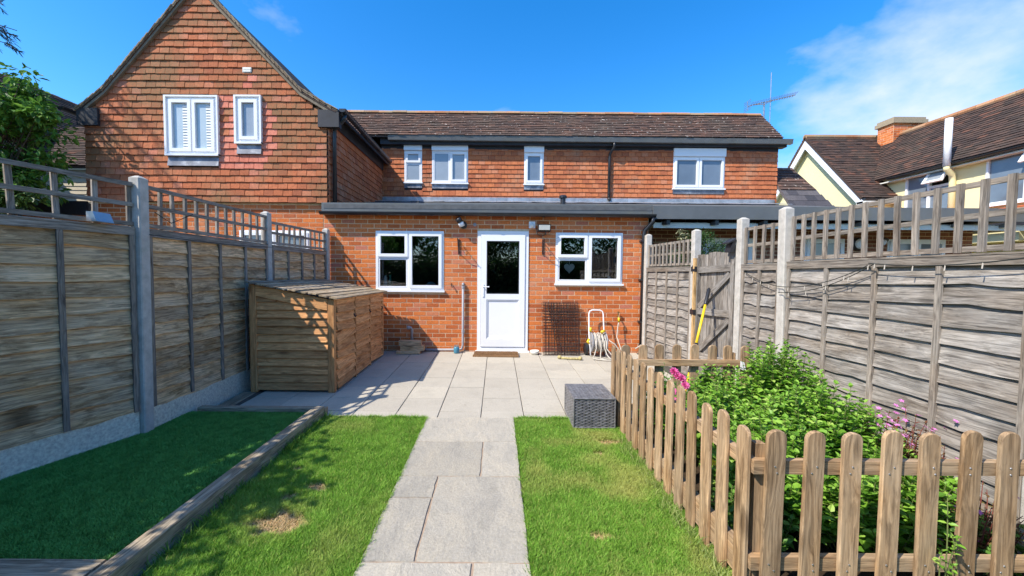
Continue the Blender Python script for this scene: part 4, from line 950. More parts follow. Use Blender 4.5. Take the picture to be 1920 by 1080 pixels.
# ------------------------------------------------------------------ log store
ls = thing('log_store', 'wooden lean-to log store with lapped boards and slatted roof against the left fence', 'log store', (-2.4, 5.7, gz(5.5)))
X0, X1, Y0, Y1 = -2.93, -1.93, 4.66, 6.70
def zt(x): return 1.25 + (x - X0) / (X1 - X0) * (1.065 - 1.25)
for (x, y) in ((X0 + .035, Y0 + .03), (X1 - .04, Y0 + .03), (X0 + .035, Y1 - .03), (X1 - .04, Y1 - .03)):
    plank('corner_post', (x, y, gz(y) + .002), (x, y, zt(x) - .005), .08, .06, (1, 0, 0), WSHED, ls, ch=.004)
nbd = 10
for k in range(nbd + 2):
    z0 = gz(Y0) + .03 + k * .096
    plank('side_board', (X0 + .078, Y0 + .024, z0 + .052), ((X1 - .083, X1 - .083, -2.2)[max(0, k - nbd + 1)] if k <= nbd else -2.62, Y0 + .024, z0 + .052), .110, .014, (0, .26, 1), WSHED, ls)
b = MB(); b.prism([(X0 + .076, Y0 - .004, zt(X0 + .07) - .006), (X1 - .081, Y0 - .004, zt(X1 - .07) - .006), (X1 - .081, Y0 - .004, zt(X1) - .13), (X0 + .076, Y0 - .004, zt(X0) - .15)], (0, .016, 0)); 
ob = b.build('side_cap_board', WSHED, ls)
for yb in (Y1 - .02,):
    for k in range(nbd): plank('side_board', (X0 + .078, yb, gz(Y1) + .08 + k * .096), (X1 - .083, yb, gz(Y1) + .08 + k * .096), .112, .014, (0, -.11, 1), WSHED, ls)
MB().box(X0 + .075, X1 - .1, Y0 + .06, Y1 - .06, gz(Y1) + .02, gz(Y1) + .04).box(X0 + .02, X0 + .035, Y0 + .06, Y1 - .06, gz(Y1) + .04, 1.20).build('carcass', WSHED, ls)
dw = (Y1 - Y0 - .16) / 3
for d in range(3):
    ya, yb = Y0 + .075 + d * dw, Y0 + .075 + (d + 1) * dw - .03
    dr_ = MB().box(X1 - .055, X1 - .03, ya + .01, yb - .01, gz(ya) + .05, 1.0).build('door_frame', WSHED, ls)
    n = 9
    for k in range(n):
        z = gz(ya) + .045 + k * .113; sk = random.gauss(0, .012)
        plank('door_board', (X1 - .004, ya, z + .055 - sk), (X1 - .004, yb, z + .055 + sk), .122, .016, (-.30, 0, 1), WSHED, dr_)
    if d < 2: plank('door_post', (X1 - .012, yb + .015, gz(yb)), (X1 - .012, yb + .015, 1.05), .028, .05, (0, 1, 0), WSHED, ls)
    MB().box(X1 + .006, X1 + .022, yb - .055, yb + .0, .80, .835).tube([(X1 + .02, yb - .03, .79), (X1 + .035, yb - .03, .81)], .008, 6).build('latch', BLACK, dr_)
plank('front_rail', (X1 - .01, Y0 + .06, 1.03), (X1 - .01, Y1 - .06, 1.03), .06, .03, (0, 0, 1), WSHED, ls)
for k in range(9):
    f = k / 8; x = X0 + .03 + f * (X1 - X0 - .02)
    plank('roof_slat', (x, Y0 - .05, zt(x) + .018 + random.gauss(0, .004)), (x, Y1 + .04, zt(x) + .018 + random.gauss(0, .004)), .092, .016, (1, 0, -.185), WSHEDR, ls)
for y in (Y0 + .1, 5.68, Y1 - .1): plank('roof_rafter', (X0 + .03, y, zt(X0) - .018), (X1 - .03, y, zt(X1) - .018), .04, .04, (0, 0, 1), WSHED, ls)
MB().hexa([(X0, Y0 - .03, zt(X0) - .0), (X1 + .0, Y0 - .03, zt(X1) - .0), (X1, Y1 + .02, zt(X1) - .0), (X0, Y1 + .02, zt(X0) - .0), (X0, Y0 - .03, zt(X0) + .006), (X1, Y0 - .03, zt(X1) + .006), (X1, Y1 + .02, zt(X1) + .006), (X0, Y1 + .02, zt(X0) + .006)]).build('roof_membrane', DARKF, ls)

# ------------------------------------------------------------------ picket fence round the bed
pf = thing('picket_fence', 'low brown timber picket fence with rounded tops around the flower bed', 'picket fence', (1.8, 2.8, gz(2.8)))
def picket(p, U, N, zb, zt_, w=.088, t=.02):
    key = ('picket', round(zt_ - zb, 2), w)
    if key not in PL:
        H = round(zt_ - zb, 2); pts = [(0, -w/2), (H - w/2 * .8, -w/2)] + [(H - w/2 * .8 + w/2 * .8 * math.sin(a), -w/2 * math.cos(a)) for a in [math.pi * k / 8 for k in range(1, 8)]] + [(H - w/2 * .8, w/2), (0, w/2)]
        b = MB(); c = .004; m = len(pts)
        inner = [(x - (c if x > .1 else 0), y * (1 - 2 * c / w)) for x, y in pts]
        b.v = [(x, y, -t/2) for x, y in inner] + [(x, y, -t/2 + c) for x, y in pts] + [(x, y, t/2 - c) for x, y in pts] + [(x, y, t/2) for x, y in inner]
        b.f = [tuple(range(m))[::-1], tuple(3 * m + k for k in range(m))]
        for lv in range(3):
            for k in range(m): q = (k + 1) % m; b.f.append((lv * m + k, lv * m + q, (lv + 1) * m + q, (lv + 1) * m + k))
        PL[key] = mk('picket', b.v, b.f, WPICK)
    zb -= random.uniform(0, .014); th = random.gauss(0, .012); Z = Vector((0, 0, 1)); X = (Z * math.cos(th) + U * math.sin(th)); Y = (U * math.cos(th) - Z * math.sin(th)); T = X.cross(Y)
    link('picket', PL[key], pf, Matrix(((X.x, Y.x, T.x, p[0]), (X.y, Y.y, T.y, p[1]), (X.z, Y.z, T.z, zb), (0, 0, 0, 1))))
PX = 1.17
for k in range(14):
    y = 1.83 + k * .1605; picket((PX, y), Vector((0, 1, 0)), None, gz(y) + .0, .69)
for k in range(10):
    x = 1.262 + k * .178; picket((x, 1.76), Vector((1, 0, 0)), None, gz(1.76), .69)
for k in range(8):
    x = 1.30 + k * .175; picket((x, 3.965), Vector((1, 0, 0)), None, gz(3.96), .69)
for z in (.505, .05):
    plank('rail', (PX + .028, 1.80, z), (PX + .028, 3.98, z), .062, .034, (0, 0, 1), WPICK, pf)
    plank('rail', (PX + .012, 1.788, z), (2.84, 1.788, z), .062, .034, (0, 0, 1), WPICK, pf)
    plank('rail', (PX + .05, 3.937, z), (2.44, 3.937, z), .062, .034, (0, 0, 1), WPICK, pf)
for (x, y) in ((PX + .05, 3.99), (PX + .065, 1.83), (2.40, 3.99), (2.80, 1.83)):
    plank('fence_stake', (x, y, -.2), (x, y, .60), .045, .045, (1, 0, 0), WPICK, pf)
plank('kick_board', (PX + .022, 1.80, -.03), (PX + .022, 3.9, .0), .10, .02, (0, 0, 1), WPICK, pf)

# screw heads on the pickets
key = mk('screw', *[(b_.v, b_.f) for b_ in [MB().lathe((0, 0, 0), [(.0045, 0), (.0035, .0025)], 6)]][0], METAL)
for k in range(10):
    x = 1.262 + k * .178
    for z in (.49, .52, .035, .065): link('screw', key, pf, Matrix.Translation((x + random.uniform(-.018, .018), 1.7495, z)) @ Matrix.Rotation(R(90), 4, 'X'))

# ------------------------------------------------------------------ sleepers, artificial turf
def sleeper(label, p0, p1, w, h, wd):
    o = plank('timber_edging', p0, p1, w, h, wd, WSLEEP, None, ch=.006); return tag(o, label, 'edging')
sleeper('long weathered timber sleeper edging the artificial turf beside the lawn', (-1.845, .6, gz(.6) + .02), (-1.785, 3.93, gz(3.93) + .02), .100, .17, (1, 0, 0))
sleeper('short timber sleeper closing the far end of the artificial turf', (-3.02, 3.97, gz(3.97) + .015), (-1.73, 3.97, gz(3.97) + .015), .075, .13, (0, 1, 0))
sleeper('pale timber sleeper across the near end of the artificial turf', (-3.6, 1.80, gz(1.80) + .02), (-1.885, 1.80, gz(1.80) + .02), .12, .17, (0, 1, 0))
sleeper('mossy timber strip beside the patio slabs under the left fence', (-2.93, 4.02, gz(4.2) - .03), (-2.96, 4.68, gz(4.6) - .03), .16, .06, (1, 0, 0))
TZ = .062
turfb = MB(); turfb.hexa([(-3.62, 1.84, -.2), (-1.90, 1.84, -.2), (-1.855, 3.93, -.2), (-3.085, 3.93, -.2), (-3.62, 1.84, gz(1.84) + TZ), (-1.90, 1.84, gz(1.84) + TZ), (-1.855, 3.93, gz(3.93) + TZ - .03), (-3.085, 3.93, gz(3.93) + TZ - .03)])
tf = turfb.build('artificial_turf', m_plain('turf_backing', (0.012, 0.05, 0.018), .9, .3, 30, .1)); tag(tf, None, None, None, 'structure')

def vnoise(x, y, s, seed=0):
    r = np.random.default_rng(seed); T = r.random((64, 64)); u, v = x * s + 100, y * s + 100
    i, j = np.floor(u).astype(int), np.floor(v).astype(int); f, g = u - i, v - j; f = f * f * (3 - 2 * f); g = g * g * (3 - 2 * g)
    q = lambda a, b: T[a % 64, b % 64]
    return (q(i, j) * (1 - f) + q(i + 1, j) * f) * (1 - g) + (q(i, j + 1) * (1 - f) + q(i + 1, j + 1) * f) * g
def blades(x, y, z, h, w, bend, colr, tipcol=None):
    n = len(x); a = rng.uniform(0, 2 * np.pi, n); b = rng.uniform(0, 2 * np.pi, n)
    wx, wy = np.cos(a) * w / 2, np.sin(a) * w / 2; bx, by = np.cos(b) * bend * h, np.sin(b) * bend * h
    V = np.empty((n, 5, 3)); 
    V[:, 0] = np.stack([x - wx, y - wy, z], 1); V[:, 1] = np.stack([x + wx, y + wy, z], 1)
    V[:, 2] = np.stack([x - wx * .8 + bx * .35, y - wy * .8 + by * .35, z + h * .6], 1); V[:, 3] = np.stack([x + wx * .8 + bx * .35, y + wy * .8 + by * .35, z + h * .6], 1)
    V[:, 4] = np.stack([x + bx, y + by, z + h], 1)
    F = np.array([(0, 1, 3), (0, 3, 2), (2, 3, 4)])[None] + (np.arange(n) * 5)[:, None, None]
    C = np.repeat(colr[:, None, :], 5, 1)
    return V.reshape(-1, 3), F.reshape(-1, 3), C.reshape(-1, 3)
def lerp(a, b, t): return np.array(a)[None] * (1 - t[:, None]) + np.array(b)[None] * t[:, None]

# dry patches (worn spots of the lawn itself): x, y, rx, ry
dry = [(-1.29, 2.29, .145, .095), (-1.24, 2.68, .075, .042), (-1.37, 2.56, .05, .035), (-1.5, 2.92, .05, .03), (.60, 2.2, .06, .035), (1.0, 3.42, .10, .045), (.86, 3.2, .05, .03)]
def lawn_grass(x0, x1, y0, y1, dens, dryness, seed, inset=None):
    n = int((x1 - x0) * (y1 - y0) * dens); x = rng.uniform(x0, x1, n); y = rng.uniform(y0, y1, n)
    pa_ = np.zeros(n)
    for (a, b, rx, ry_) in dry:
        d = np.sqrt(((x - a) / rx) ** 2 + ((y - b) / ry_) ** 2) + (vnoise(x, y, 22, 5) - .5) * .9
        pa_ = np.maximum(pa_, np.clip((1.25 - d) / .35, 0, 1))
    k = rng.random(n) > pa_ * .35
    x, y, pa_ = x[k], y[k], pa_[k]; n = len(x)
    big = vnoise(x, y, 2.2, 1 + seed) * .6 + vnoise(x, y, 6.5, 2 + seed) * .4
    cl = vnoise(x, y, 18, 3 + seed)
    h = (.024 + .016 * rng.random(n) + .012 * cl) * (1 - .72 * pa_)
    t = np.clip(cl * .5 + rng.random(n) * .7 - .1, 0, 1)
    c = lerp((.125, .275, .028), (.32, .56, .080), t)
    yel = np.clip((big - .50) * 3.0, 0, 1) * dryness + (rng.random(n) < .05 + .09 * dryness) * .8
    c = c * (1 - np.clip(yel, 0, 1)[:, None] * .8) + np.array((.52, .50, .16))[None] * np.clip(yel, 0, 1)[:, None] * .8
    c = c * (1 - pa_[:, None]) + lerp((.56, .39, .19), (.80, .60, .34), rng.random(n)) * pa_[:, None]
    return blades(x, y, gz(y) - .022, h, .0032 + .0015 * rng.random(n), .25 + .6 * rng.random(n) + pa_ * .8, c)
def cat(lst):
    V, F, C = [], [], []; o = 0
    for v, f, c in lst: V.append(v); F.append(f + o); C.append(c); o += len(v)
    return np.concatenate(V), np.concatenate(F), np.concatenate(C)
V, F, C = cat([lawn_grass(-1.73, -.695, 1.55, 2.6, 62000, .45, 0), lawn_grass(-1.73, -.695, 2.6, 3.93, 46000, .45, 0)])
tag(link('lawn_grass', fast_mesh('lawn_grass', V, F, GRASS, C)), 'bright green lawn grass with brown worn patches left of the path', 'grass', None, 'stuff')
V, F, C = cat([lawn_grass(.185, 1.20, 1.55, 2.6, 60000, .95, 7), lawn_grass(.185, 1.20, 2.6, 3.93, 46000, .95, 7)])
tag(link('lawn_grass', fast_mesh('lawn_grass', V, F, GRASS, C)), 'yellow-tinged lawn grass between the path and the picket fence', 'grass', None, 'stuff')
# longer tufts against the fence foot, the sleeper and the path edges
def tufts(pts, hmin, hmax, per, spread, c0, c1):
    xs, ys = [], []
    for (x, y) in pts:
        xs.append(rng.normal(x, spread, per)); ys.append(rng.normal(y, spread, per))
    x, y = np.concatenate(xs), np.concatenate(ys); n = len(x)
    return blades(x, y, gz(y) - .02, rng.uniform(hmin, hmax, n), .0035 + .0015 * rng.random(n), .35 + .6 * rng.random(n), lerp(c0, c1, rng.random(n)))
pts = [(PX - .05 + random.gauss(0, .03), 1.7 + k * .02) for k in range(88)]
pts2 = [(-1.715 + random.gauss(0, .015), random.uniform(1.6, 3.9)) for k in range(60)]
pts3 = [(random.choice((-.712, .195)) + random.gauss(0, .004), random.uniform(1.6, 3.9)) for k in range(200)]
pts4 = [(random.choice((random.uniform(-1.7, -.72), random.uniform(.2, .72))), PATIO_Y - .01) for k in range(130)]
V, F, C = cat([tufts(pts[::2], .035, .10, 20, .022, (.14, .24, .05), (.44, .48, .18)), tufts(pts2, .04, .11, 18, .02, (.08, .18, .02), (.20, .38, .05)),
               tufts(pts3, .03, .05, 12, .012, (.10, .25, .02), (.26, .48, .05)), tufts(pts4, .03, .055, 14, .012, (.10, .25, .02), (.26, .48, .05))])
tag(link('edge_grass', fast_mesh('edge_grass', V, F, GRASS, C)), 'longer grass tufts along the picket fence, path and sleeper edges', 'grass', None, 'stuff')
n = 210000; y = rng.uniform(1.86, 3.925, n); lo = -3.60 + (y - 1.9) / 2.03 * .53; hi = -1.905 + (y - 1.9) / 2.03 * .045; x = lo + rng.random(n) * (hi - lo)
cl = vnoise(x, y, 25, 9); t = np.clip(cl * .6 + rng.random(n) * .5, 0, 1)
V, F, C = blades(x, y, gz(y) + TZ - .03 * (y - 1.9) / 2.03 - .002, .014 + .010 * rng.random(n), .0028, .5 + .5 * rng.random(n), lerp((.065, .21, .034), (.18, .46, .10), t))
tag(link('turf_pile', fast_mesh('turf_pile', V, F, TURFB, C)), 'dense dark green artificial grass pile in the raised bed', 'artificial turf', None, 'stuff')

# ------------------------------------------------------------------ plants
def leafset(P, D, Nn, L, Wd, fold=.25):
    """P base points, D unit directions, Nn unit up normals, L lengths, Wd widths -> verts, quads"""
    S = np.cross(D, Nn); S /= np.linalg.norm(S, axis=1, keepdims=True) + 1e-9; Nn = np.cross(S, D); n = len(P)
    V = np.empty((n, 6, 3)); l = L[:, None]; w = Wd[:, None] / 2
    V[:, 0] = P; V[:, 1] = P + D * l * .32 + S * w + Nn * w * fold; V[:, 2] = P + D * l * .70 + S * w * .72 + Nn * (w * fold - l * .03)
    V[:, 3] = P + D * l - Nn * l * .10; V[:, 4] = P + D * l * .70 - S * w * .72 + Nn * (w * fold - l * .03); V[:, 5] = P + D * l * .32 - S * w + Nn * w * fold
    F = np.array([(0, 1, 2, 3), (0, 3, 4, 5)])[None] + (np.arange(n) * 6)[:, None, None]
    return V.reshape(-1, 3), F.reshape(-1, 4)
def unit(a): return a / (np.linalg.norm(a, axis=1, keepdims=True) + 1e-9)
def shrub(label, cx, cy, rx, ry_, h, nst, leaf, lsize, group, lmat=LEAF_B, z0=None, stemmat=STEM, name='leafy_shrub', pitch=.034, first=.25, cat_='shrub'):
    z0 = gz(cy) if z0 is None else z0
    t = thing(name, label, cat_, (cx, cy, z0), group); st = MB(); P, D, Nn, L = [], [], [], []
    for s in range(nst):
        a = random.uniform(0, 2 * math.pi); q = math.sqrt(random.random()); bx, by = cx + rx * .55 * q * math.cos(a), cy + ry_ * .55 * q * math.sin(a)
        tx, ty = cx + rx * q * math.cos(a) * 1.0, cy + ry_ * q * math.sin(a); H = h * (1.0 - .42 * q ** 2) * random.uniform(.62, 1.08)
        p0 = Vector((bx, by, z0 - .01)); p2 = Vector((tx, ty, z0 + H)); p1 = p0.lerp(p2, .5) + Vector((random.gauss(0, .03), random.gauss(0, .03), H * .10))
        pl = [(1 - u) ** 2 * p0 + 2 * u * (1 - u) * p1 + u * u * p2 for u in [k / 6 for k in range(7)]]
        st.tube(pl, [.0045, .004, .0038, .0033, .003, .0025, .0015], 4, False)
        m = max(4, int(H * (1 - first) / pitch)); ph = random.uniform(0, 6.28)
        for k in range(m):
            u = first + (1 - first) * (k + .5) / m; f = u * 6; i = min(5, int(f)); p = pl[i].lerp(pl[i + 1], f - i)
            sz = lsize * (1.0 - .55 * u ** 3) * random.uniform(.7, 1.2)
            for side in (0, 1):
                an = ph + k * 1.57 + side * math.pi + random.gauss(0, .3); up = random.gauss(.25, .25) + .6 * (u > .93)
                P.append(tuple(p)); D.append((math.cos(an), math.sin(an), up)); Nn.append((random.gauss(0, .25), random.gauss(0, .25), 1)); L.append(sz)
    P, D, Nn, L = np.array(P), unit(np.array(D)), unit(np.array(Nn)), np.array(L)
    V, F = leafset(P, D, Nn, L, L * leaf)
    link('leaves', fast_mesh('leaves', V, F, lmat), t); st.build('stems', stemmat, t)
    return t
bed = MB(); bed.hexa([(1.2, 1.81, -.3), (2.87, 1.81, -.3), (2.87, 3.93, -.3), (1.2, 3.93, -.3), (1.2, 1.81, gz(1.8) - .005), (2.87, 1.81, gz(1.8) - .005), (2.87, 3.93, gz(3.9) + .01), (1.2, 3.93, gz(3.9) + .01)])
stag(bed.build('flower_bed', SOIL), 'structure')
GB = 'green shrubs in the flower bed'
shrub('tall bright green shrub in front of the white concrete post', 2.42, 3.40, .42, .40, .90, 150, .62, .080, GB)
shrub('bright green shrub behind the middle of the side pickets', 1.74, 3.12, .44, .47, .62, 165, .64, .080, GB)
shrub('bushy green shrub in the middle of the flower bed', 2.22, 2.70, .47, .44, .76, 180, .64, .084, GB)
shrub('bright leafy shrub behind the front corner pickets', 1.72, 2.38, .43, .42, .60, 160, .66, .084, GB)
shrub('leafy shrub just behind the front pickets', 2.05, 2.12, .42, .24, .50, 110, .66, .082, GB)
shrub('low dark green plant behind the corner of the pickets', 1.42, 2.12, .20, .24, .34, 50, .55, .075, GB, LEAF_M)
shrub('low dark green plant near the right end of the front pickets', 2.55, 2.02, .26, .2, .28, 50, .55, .065, GB, LEAF_M)
shrub('small leafy plant near the back pickets', 1.55, 3.62, .24, .2, .52, 50, .55, .08, GB, LEAF_M)
shrub('green shrub against the back pickets below the gate', 2.0, 3.62, .34, .22, .62, 70, .6, .082, GB)
shrub('dense green shrub right of the bed centre behind the front pickets', 2.40, 2.28, .30, .28, .50, 95, .62, .075, GB)
# herb robert with reddish stems and small pink flowers
def flowers(t, pts, size, npet, mat, name='flower', up=(0, -.4, .8)):
    for p in pts:
        key = ('flower', npet, size, mat.name)
        if key not in PL:
            P = np.zeros((npet, 3)); a = np.arange(npet) * 2 * np.pi / npet; D = np.stack([np.cos(a), np.sin(a), np.full(npet, .25)], 1)
            V, F = leafset(P, unit(D), np.tile([0, 0, 1.], (npet, 1)), np.full(npet, size), np.full(npet, size * .75)); PL[key] = fast_mesh(name, V, F, mat)
        q = Vector((up[0] + random.gauss(0, .3), up[1] + random.gauss(0, .3), up[2])).to_track_quat('Z', 'Y').to_matrix().to_4x4()
        link(name, PL[key], t, Matrix.Translation(p) @ q @ Matrix.Rotation(random.random() * 6, 4, 'Z'))
hr = shrub('straggly pink-flowered plant with reddish stems against the right fence', 2.60, 2.56, .25, .30, .64, 150, .5, .045, None, REDLEAF, None, REDSTEM, 'pink_flowering_plant', .05, .35, 'flower')
flowers(hr, [(2.61 + random.gauss(0, .08), 2.54 + random.gauss(0, .10), .40 + random.gauss(.03, .06)) for _ in range(40)], .017, 5, PETAL2)
hr2 = shrub('low pink-flowered plant behind the right front pickets', 2.50, 2.05, .26, .16, .42, 70, .5, .038, None, REDLEAF, None, REDSTEM, 'pink_flowering_plant', .05, .3, 'flower')
flowers(hr2, [(2.45 + random.gauss(0, .13), 1.98 + random.gauss(0, .08), .22 + random.gauss(.0, .10)) for _ in range(12)], .016, 5, PETAL2)
# rose with full pink blooms
ro = shrub('rose bush with a cluster of full pink blooms by the back of the picket fence', 1.50, 3.28, .16, .16, .62, 16, .62, .05, None, LEAF_M, None, STEM, 'rose_bush', .05, .3, 'rose')
def bloom(p, r):
    key = ('bloom', r)
    if key not in PL:
        P, D, Nn, L = [], [], [], []
        for ring, (m, el, ln) in enumerate(((5, 1.25, .75), (7, .9, .95), (9, .55, 1.05), (10, .2, 1.05), (9, -.1, .9))):
            for k in range(m):
                a = (k + ring * .37) * 2 * math.pi / m; d = (math.cos(a) * math.cos(el), math.sin(a) * math.cos(el), math.sin(el))
                P.append((0, 0, 0)); D.append(d); Nn.append((-math.cos(a) * math.sin(el), -math.sin(a) * math.sin(el), math.cos(el))); L.append(r * ln)
        V, F = leafset(np.array(P), np.array(D), np.array(Nn), np.array(L), np.array(L) * .85, .5); PL[key] = fast_mesh('bloom', V, F, PETAL)
    q = Vector((random.gauss(-.1, .3), -.8, .7)).to_track_quat('Z', 'Y').to_matrix().to_4x4(); link('bloom', PL[key], ro, Matrix.Translation(p) @ q)
for p in ((1.44, 3.17, .60), (1.485, 3.13, .555), (1.50, 3.10, .505), (1.40, 3.10, .46), (1.385, 3.06, .40), (1.46, 3.15, .57)): bloom(p, .036)
tr = shrub('upright sprig with narrow leaves growing above the back picket rail', 1.62, 3.72, .05, .05, .86, 5, .22, .06, None, LEAF_M, None, STEM, 'leafy_sprig', .03, .35)
# small yellow flowers by the pickets
yf = 0
for (x, y, z, lab) in ((1.335, 1.90, .03, 'small yellow flower at the foot of the front corner pickets'), (1.25, 2.24, .30, 'small yellow flower between the side pickets')):
    t = thing('yellow_flower', lab, 'flower', (x, y, gz(y))); MB().tube([(x, y, gz(y)), (x + .01, y, z)], .002, 5).build('stem', STEM, t); flowers(t, [(x + .01, y, z)], .02, 5, PETALY, 'petals', (-.1, -.8, .5))
    V, F = leafset(np.array([(x, y, gz(y) + .02 + .03 * k) for k in range(4)]), unit(rng.normal(0, 1, (4, 3)) * (1, 1, .2)), np.tile([0, 0, 1.], (4, 1)), np.full(4, .05), np.full(4, .025)); link('leaves', fast_mesh('leaves', V, F, LEAF_B), t)
sp = shrub('leafy sprig poking out between two front pickets', 2.02, 1.72, .05, .04, .52, 5, .6, .05, None, LEAF_B, None, STEM, 'leafy_sprig', .05, .7)

# ------------------------------------------------------------------ trees
def tree(name, label, base, H, crown_c, crown_r, nblob, nleaf, lsize, lmat, group=None, stems=1, leafw=.55, drop=0.0, trunk_r=.09, bk=.34):
    t = thing(name, label, 'tree', base, group); base = Vector(base); cc = Vector(crown_c); cr = Vector(crown_r); tk = MB(); blobs = []
    for s in range(stems):
        top = cc + Vector((random.gauss(0, .3) * cr.x, random.gauss(0, .3) * cr.y, cr.z * .35)); b0 = base + Vector((random.gauss(0, .05), random.gauss(0, .05), 0)) * (stems > 1)
        mid = b0.lerp(top, .5) + Vector((random.gauss(0, .12), random.gauss(0, .12), .1))
        tk.tube([b0, b0.lerp(mid, .5), mid, mid.lerp(top, .5), top], [trunk_r, trunk_r * .8, trunk_r * .6, trunk_r * .4, trunk_r * .15], 7)
        for k in range(nblob // stems):
            d = Vector((random.gauss(0, 1), random.gauss(0, 1), random.gauss(0, 1))).normalized() * random.uniform(.35, 1.0)
            c = cc + Vector((d.x * cr.x, d.y * cr.y, d.z * cr.z)); st = mid.lerp(top, random.random())
            tk.tube([st, st.lerp(c, .5) + Vector((0, 0, .05)), c], [trunk_r * .28, trunk_r * .18, trunk_r * .08], 5); blobs.append(c)
    tk.build('trunk', BARK, t, True)
    per = nleaf // len(blobs); rb = (cr.x + cr.y + cr.z) / 3 * bk; Ps, Ds, Ns = [], [], []
    for c in blobs:
        p = rng.normal(0, 1, (per, 3)); p = unit(p) * (rng.random((per, 1)) ** .45) * rb * np.array([1.1, 1.1, .75]); d = unit(p + rng.normal(0, .08, (per, 3))); d[:, 2] -= .35; Ps.append(p + np.array(c)); Ds.append(unit(d)); Ns.append(unit(np.stack([d[:, 0] * .3, d[:, 1] * .3, np.ones(per)], 1) + rng.normal(0, .3, (per, 3))))
    P, D, Nn = np.concatenate(Ps), np.concatenate(Ds), np.concatenate(Ns); L = lsize * rng.uniform(.6, 1.2, len(P))
    V, F = leafset(P, D, Nn, L, L * leafw); link('crown', fast_mesh('crown', V, F, lmat), t)
    return t
tree('leafy_tree', 'leafy green tree with pale stems beside the tile-hung gable on the far left', (-8.1, 6.4, -.3), 4.5, (-8.0, 6.45, 3.45), (1.0, .5, 1.25), 90, 5200, .12, LEAF_M, None, 3, .5, trunk_r=.045, bk=.21)
tree('climbing_shrub', 'dark leafy shrub showing through the left trellis', (-8.1, 6.2, -.3), 2.4, (-8.3, 6.1, 2.55), (1.2, .4, .65), 30, 4500, .10, LEAF_D, None, 2, .5, trunk_r=.03)
# hedge plant behind the right fence by the downpipe
tree('clipped_conifer', 'dark green conifer showing above the close-meshed trellis', (3.35, 6.55, -.2), 2.2, (3.35, 6.5, 1.55), (.48, .30, .62), 34, 7000, .045, LEAF_D, None, 1, .35, trunk_r=.05)
tree('variegated_shrub', 'pale-leaved sprig beside the downpipe above the right fence', (2.98, 6.35, -.2), 2.1, (2.92, 6.30, 2.0), (.10, .08, .16), 8, 90, .07, m_leaf('variegated_leaf', [(0.0, (.10, .13, .05)), (.6, (.26, .26, .14)), (1.0, (.45, .42, .28))]), None, 1, .5, trunk_r=.012)
# climber hanging over the near left trellis, just out of frame, its shade falls on the lawn
tree('climbing_plant', 'leafy climber on the near left fence whose shade falls on the lawn', (-3.95, 1.7, -.2), 2.4, (-3.62, 1.50, 2.30), (.22, .95, .52), 40, 1150, .09, LEAF_M, None, 2, .6, trunk_r=.02)
tree('climbing_plant', 'unseen second climber on the left fence, added to shade the turf', (-4.15, .6, -.2), 2.4, (-3.98, .75, 2.05), (.20, .70, .42), 36, 3200, .10, LEAF_M, None, 2, .6, trunk_r=.02)  # added out of frame so its leaves keep the sun off the turf
# trees down the garden behind the camera, mirrored in the windows
GT = 'trees at the bottom of the garden'
for k, (x, y, h, r) in enumerate(((-5.5, -12, 6.5, 2.6), (-.8, -13.5, 5.2, 2.4), (4.0, -12, 6.0, 2.6), (9, -13, 6.5, 3), (-11, -13, 7, 3))):
    tree('garden_tree', ('second broad garden tree from the left', 'middle one of the broad garden trees', 'second broad garden tree from the right', 'rightmost broad garden tree', 'leftmost broad garden tree')[k] + ' behind the camera', (x, y, -.4), h, (x, y, h * .52), (r, r * .8, h * .46), 40, 5200, .26, LEAF_D if k % 2 else LEAF_M, GT, 1, .6, trunk_r=.16)
# unseen hedge added behind the camera to darken what the glass mirrors
hd = thing('added_hedge', 'unseen dark green hedge behind the camera, added to darken the window reflections', 'hedge', (0, -8.4, -.4))
n = 26000; P = np.stack([rng.uniform(-12, 12, n), -8.4 + rng.normal(0, .28, n), rng.uniform(-.35, 2.25, n) + rng.normal(0, .1, n)], 1); D = unit(rng.normal(0, 1, (n, 3)) + np.array([0, .8, 0])); L = rng.uniform(.10, .2, n)
V, F = leafset(P, D, unit(rng.normal(0, .4, (n, 3)) + np.array([0, .4, 1])), L, L * .6); link('foliage', fast_mesh('foliage', V, F, LEAF_D), hd)
MB().box(-12, 12, -8.62, -8.5, -.4, 2.0).build('inner_twigs', BARK, hd)
# conifer left of the gable
cf = thing('conifer', 'tall dark conifer whose drooping branch tips enter at the top left', 'tree', (-11.0, 5.2, -.4))
MB().tube([(-11.0, 5.2, -.4), (-11.0, 5.2, 4), (-11.0, 5.2, 9), (-11.0, 5.2, 13)], [.26, .20, .11, .02], 9).build('trunk', BARK, cf, True)
lim = MB(); P, D, Nn = [], [], []
def frond(o, az, L, droop):
    pts = []; m = 10
    for k in range(m + 1):
        u = k / m; pts.append(Vector(o) + Vector((math.cos(az) * L * u, math.sin(az) * L * u, .16 * L * u - droop * L * u * u)))
    lim.tube(pts, [.035 * (1 - .85 * k / m) for k in range(m + 1)], 5, False)
    for k in range(3, m + 1):
        for side in (-1, 1):
            for q in range(2):
                p = pts[k - 1].lerp(pts[k], random.random()); tl = (.10 + .55 * (1 - k / m) + .12) * L * .22 * random.uniform(.7, 1.2); a = az + side * random.uniform(.5, 1.0)
                e = p + Vector((math.cos(a) * tl, math.sin(a) * tl, -tl * random.uniform(.35, .9))); lim.tube([p, p.lerp(e, .5) + Vector((0, 0, .02)), e], [.006, .005, .003], 3, False)
                nn = int(tl / .012)
                for i in range(nn):
                    c = p.lerp(e, (i + random.random()) / nn); d = (e - p).normalized() + Vector((random.gauss(0, .45), random.gauss(0, .45), random.gauss(-.1, .4))); P.append(tuple(c)); D.append(tuple(d)); Nn.append((random.gauss(0, 1), random.gauss(0, 1), random.gauss(0, 1)))
random.seed(21)
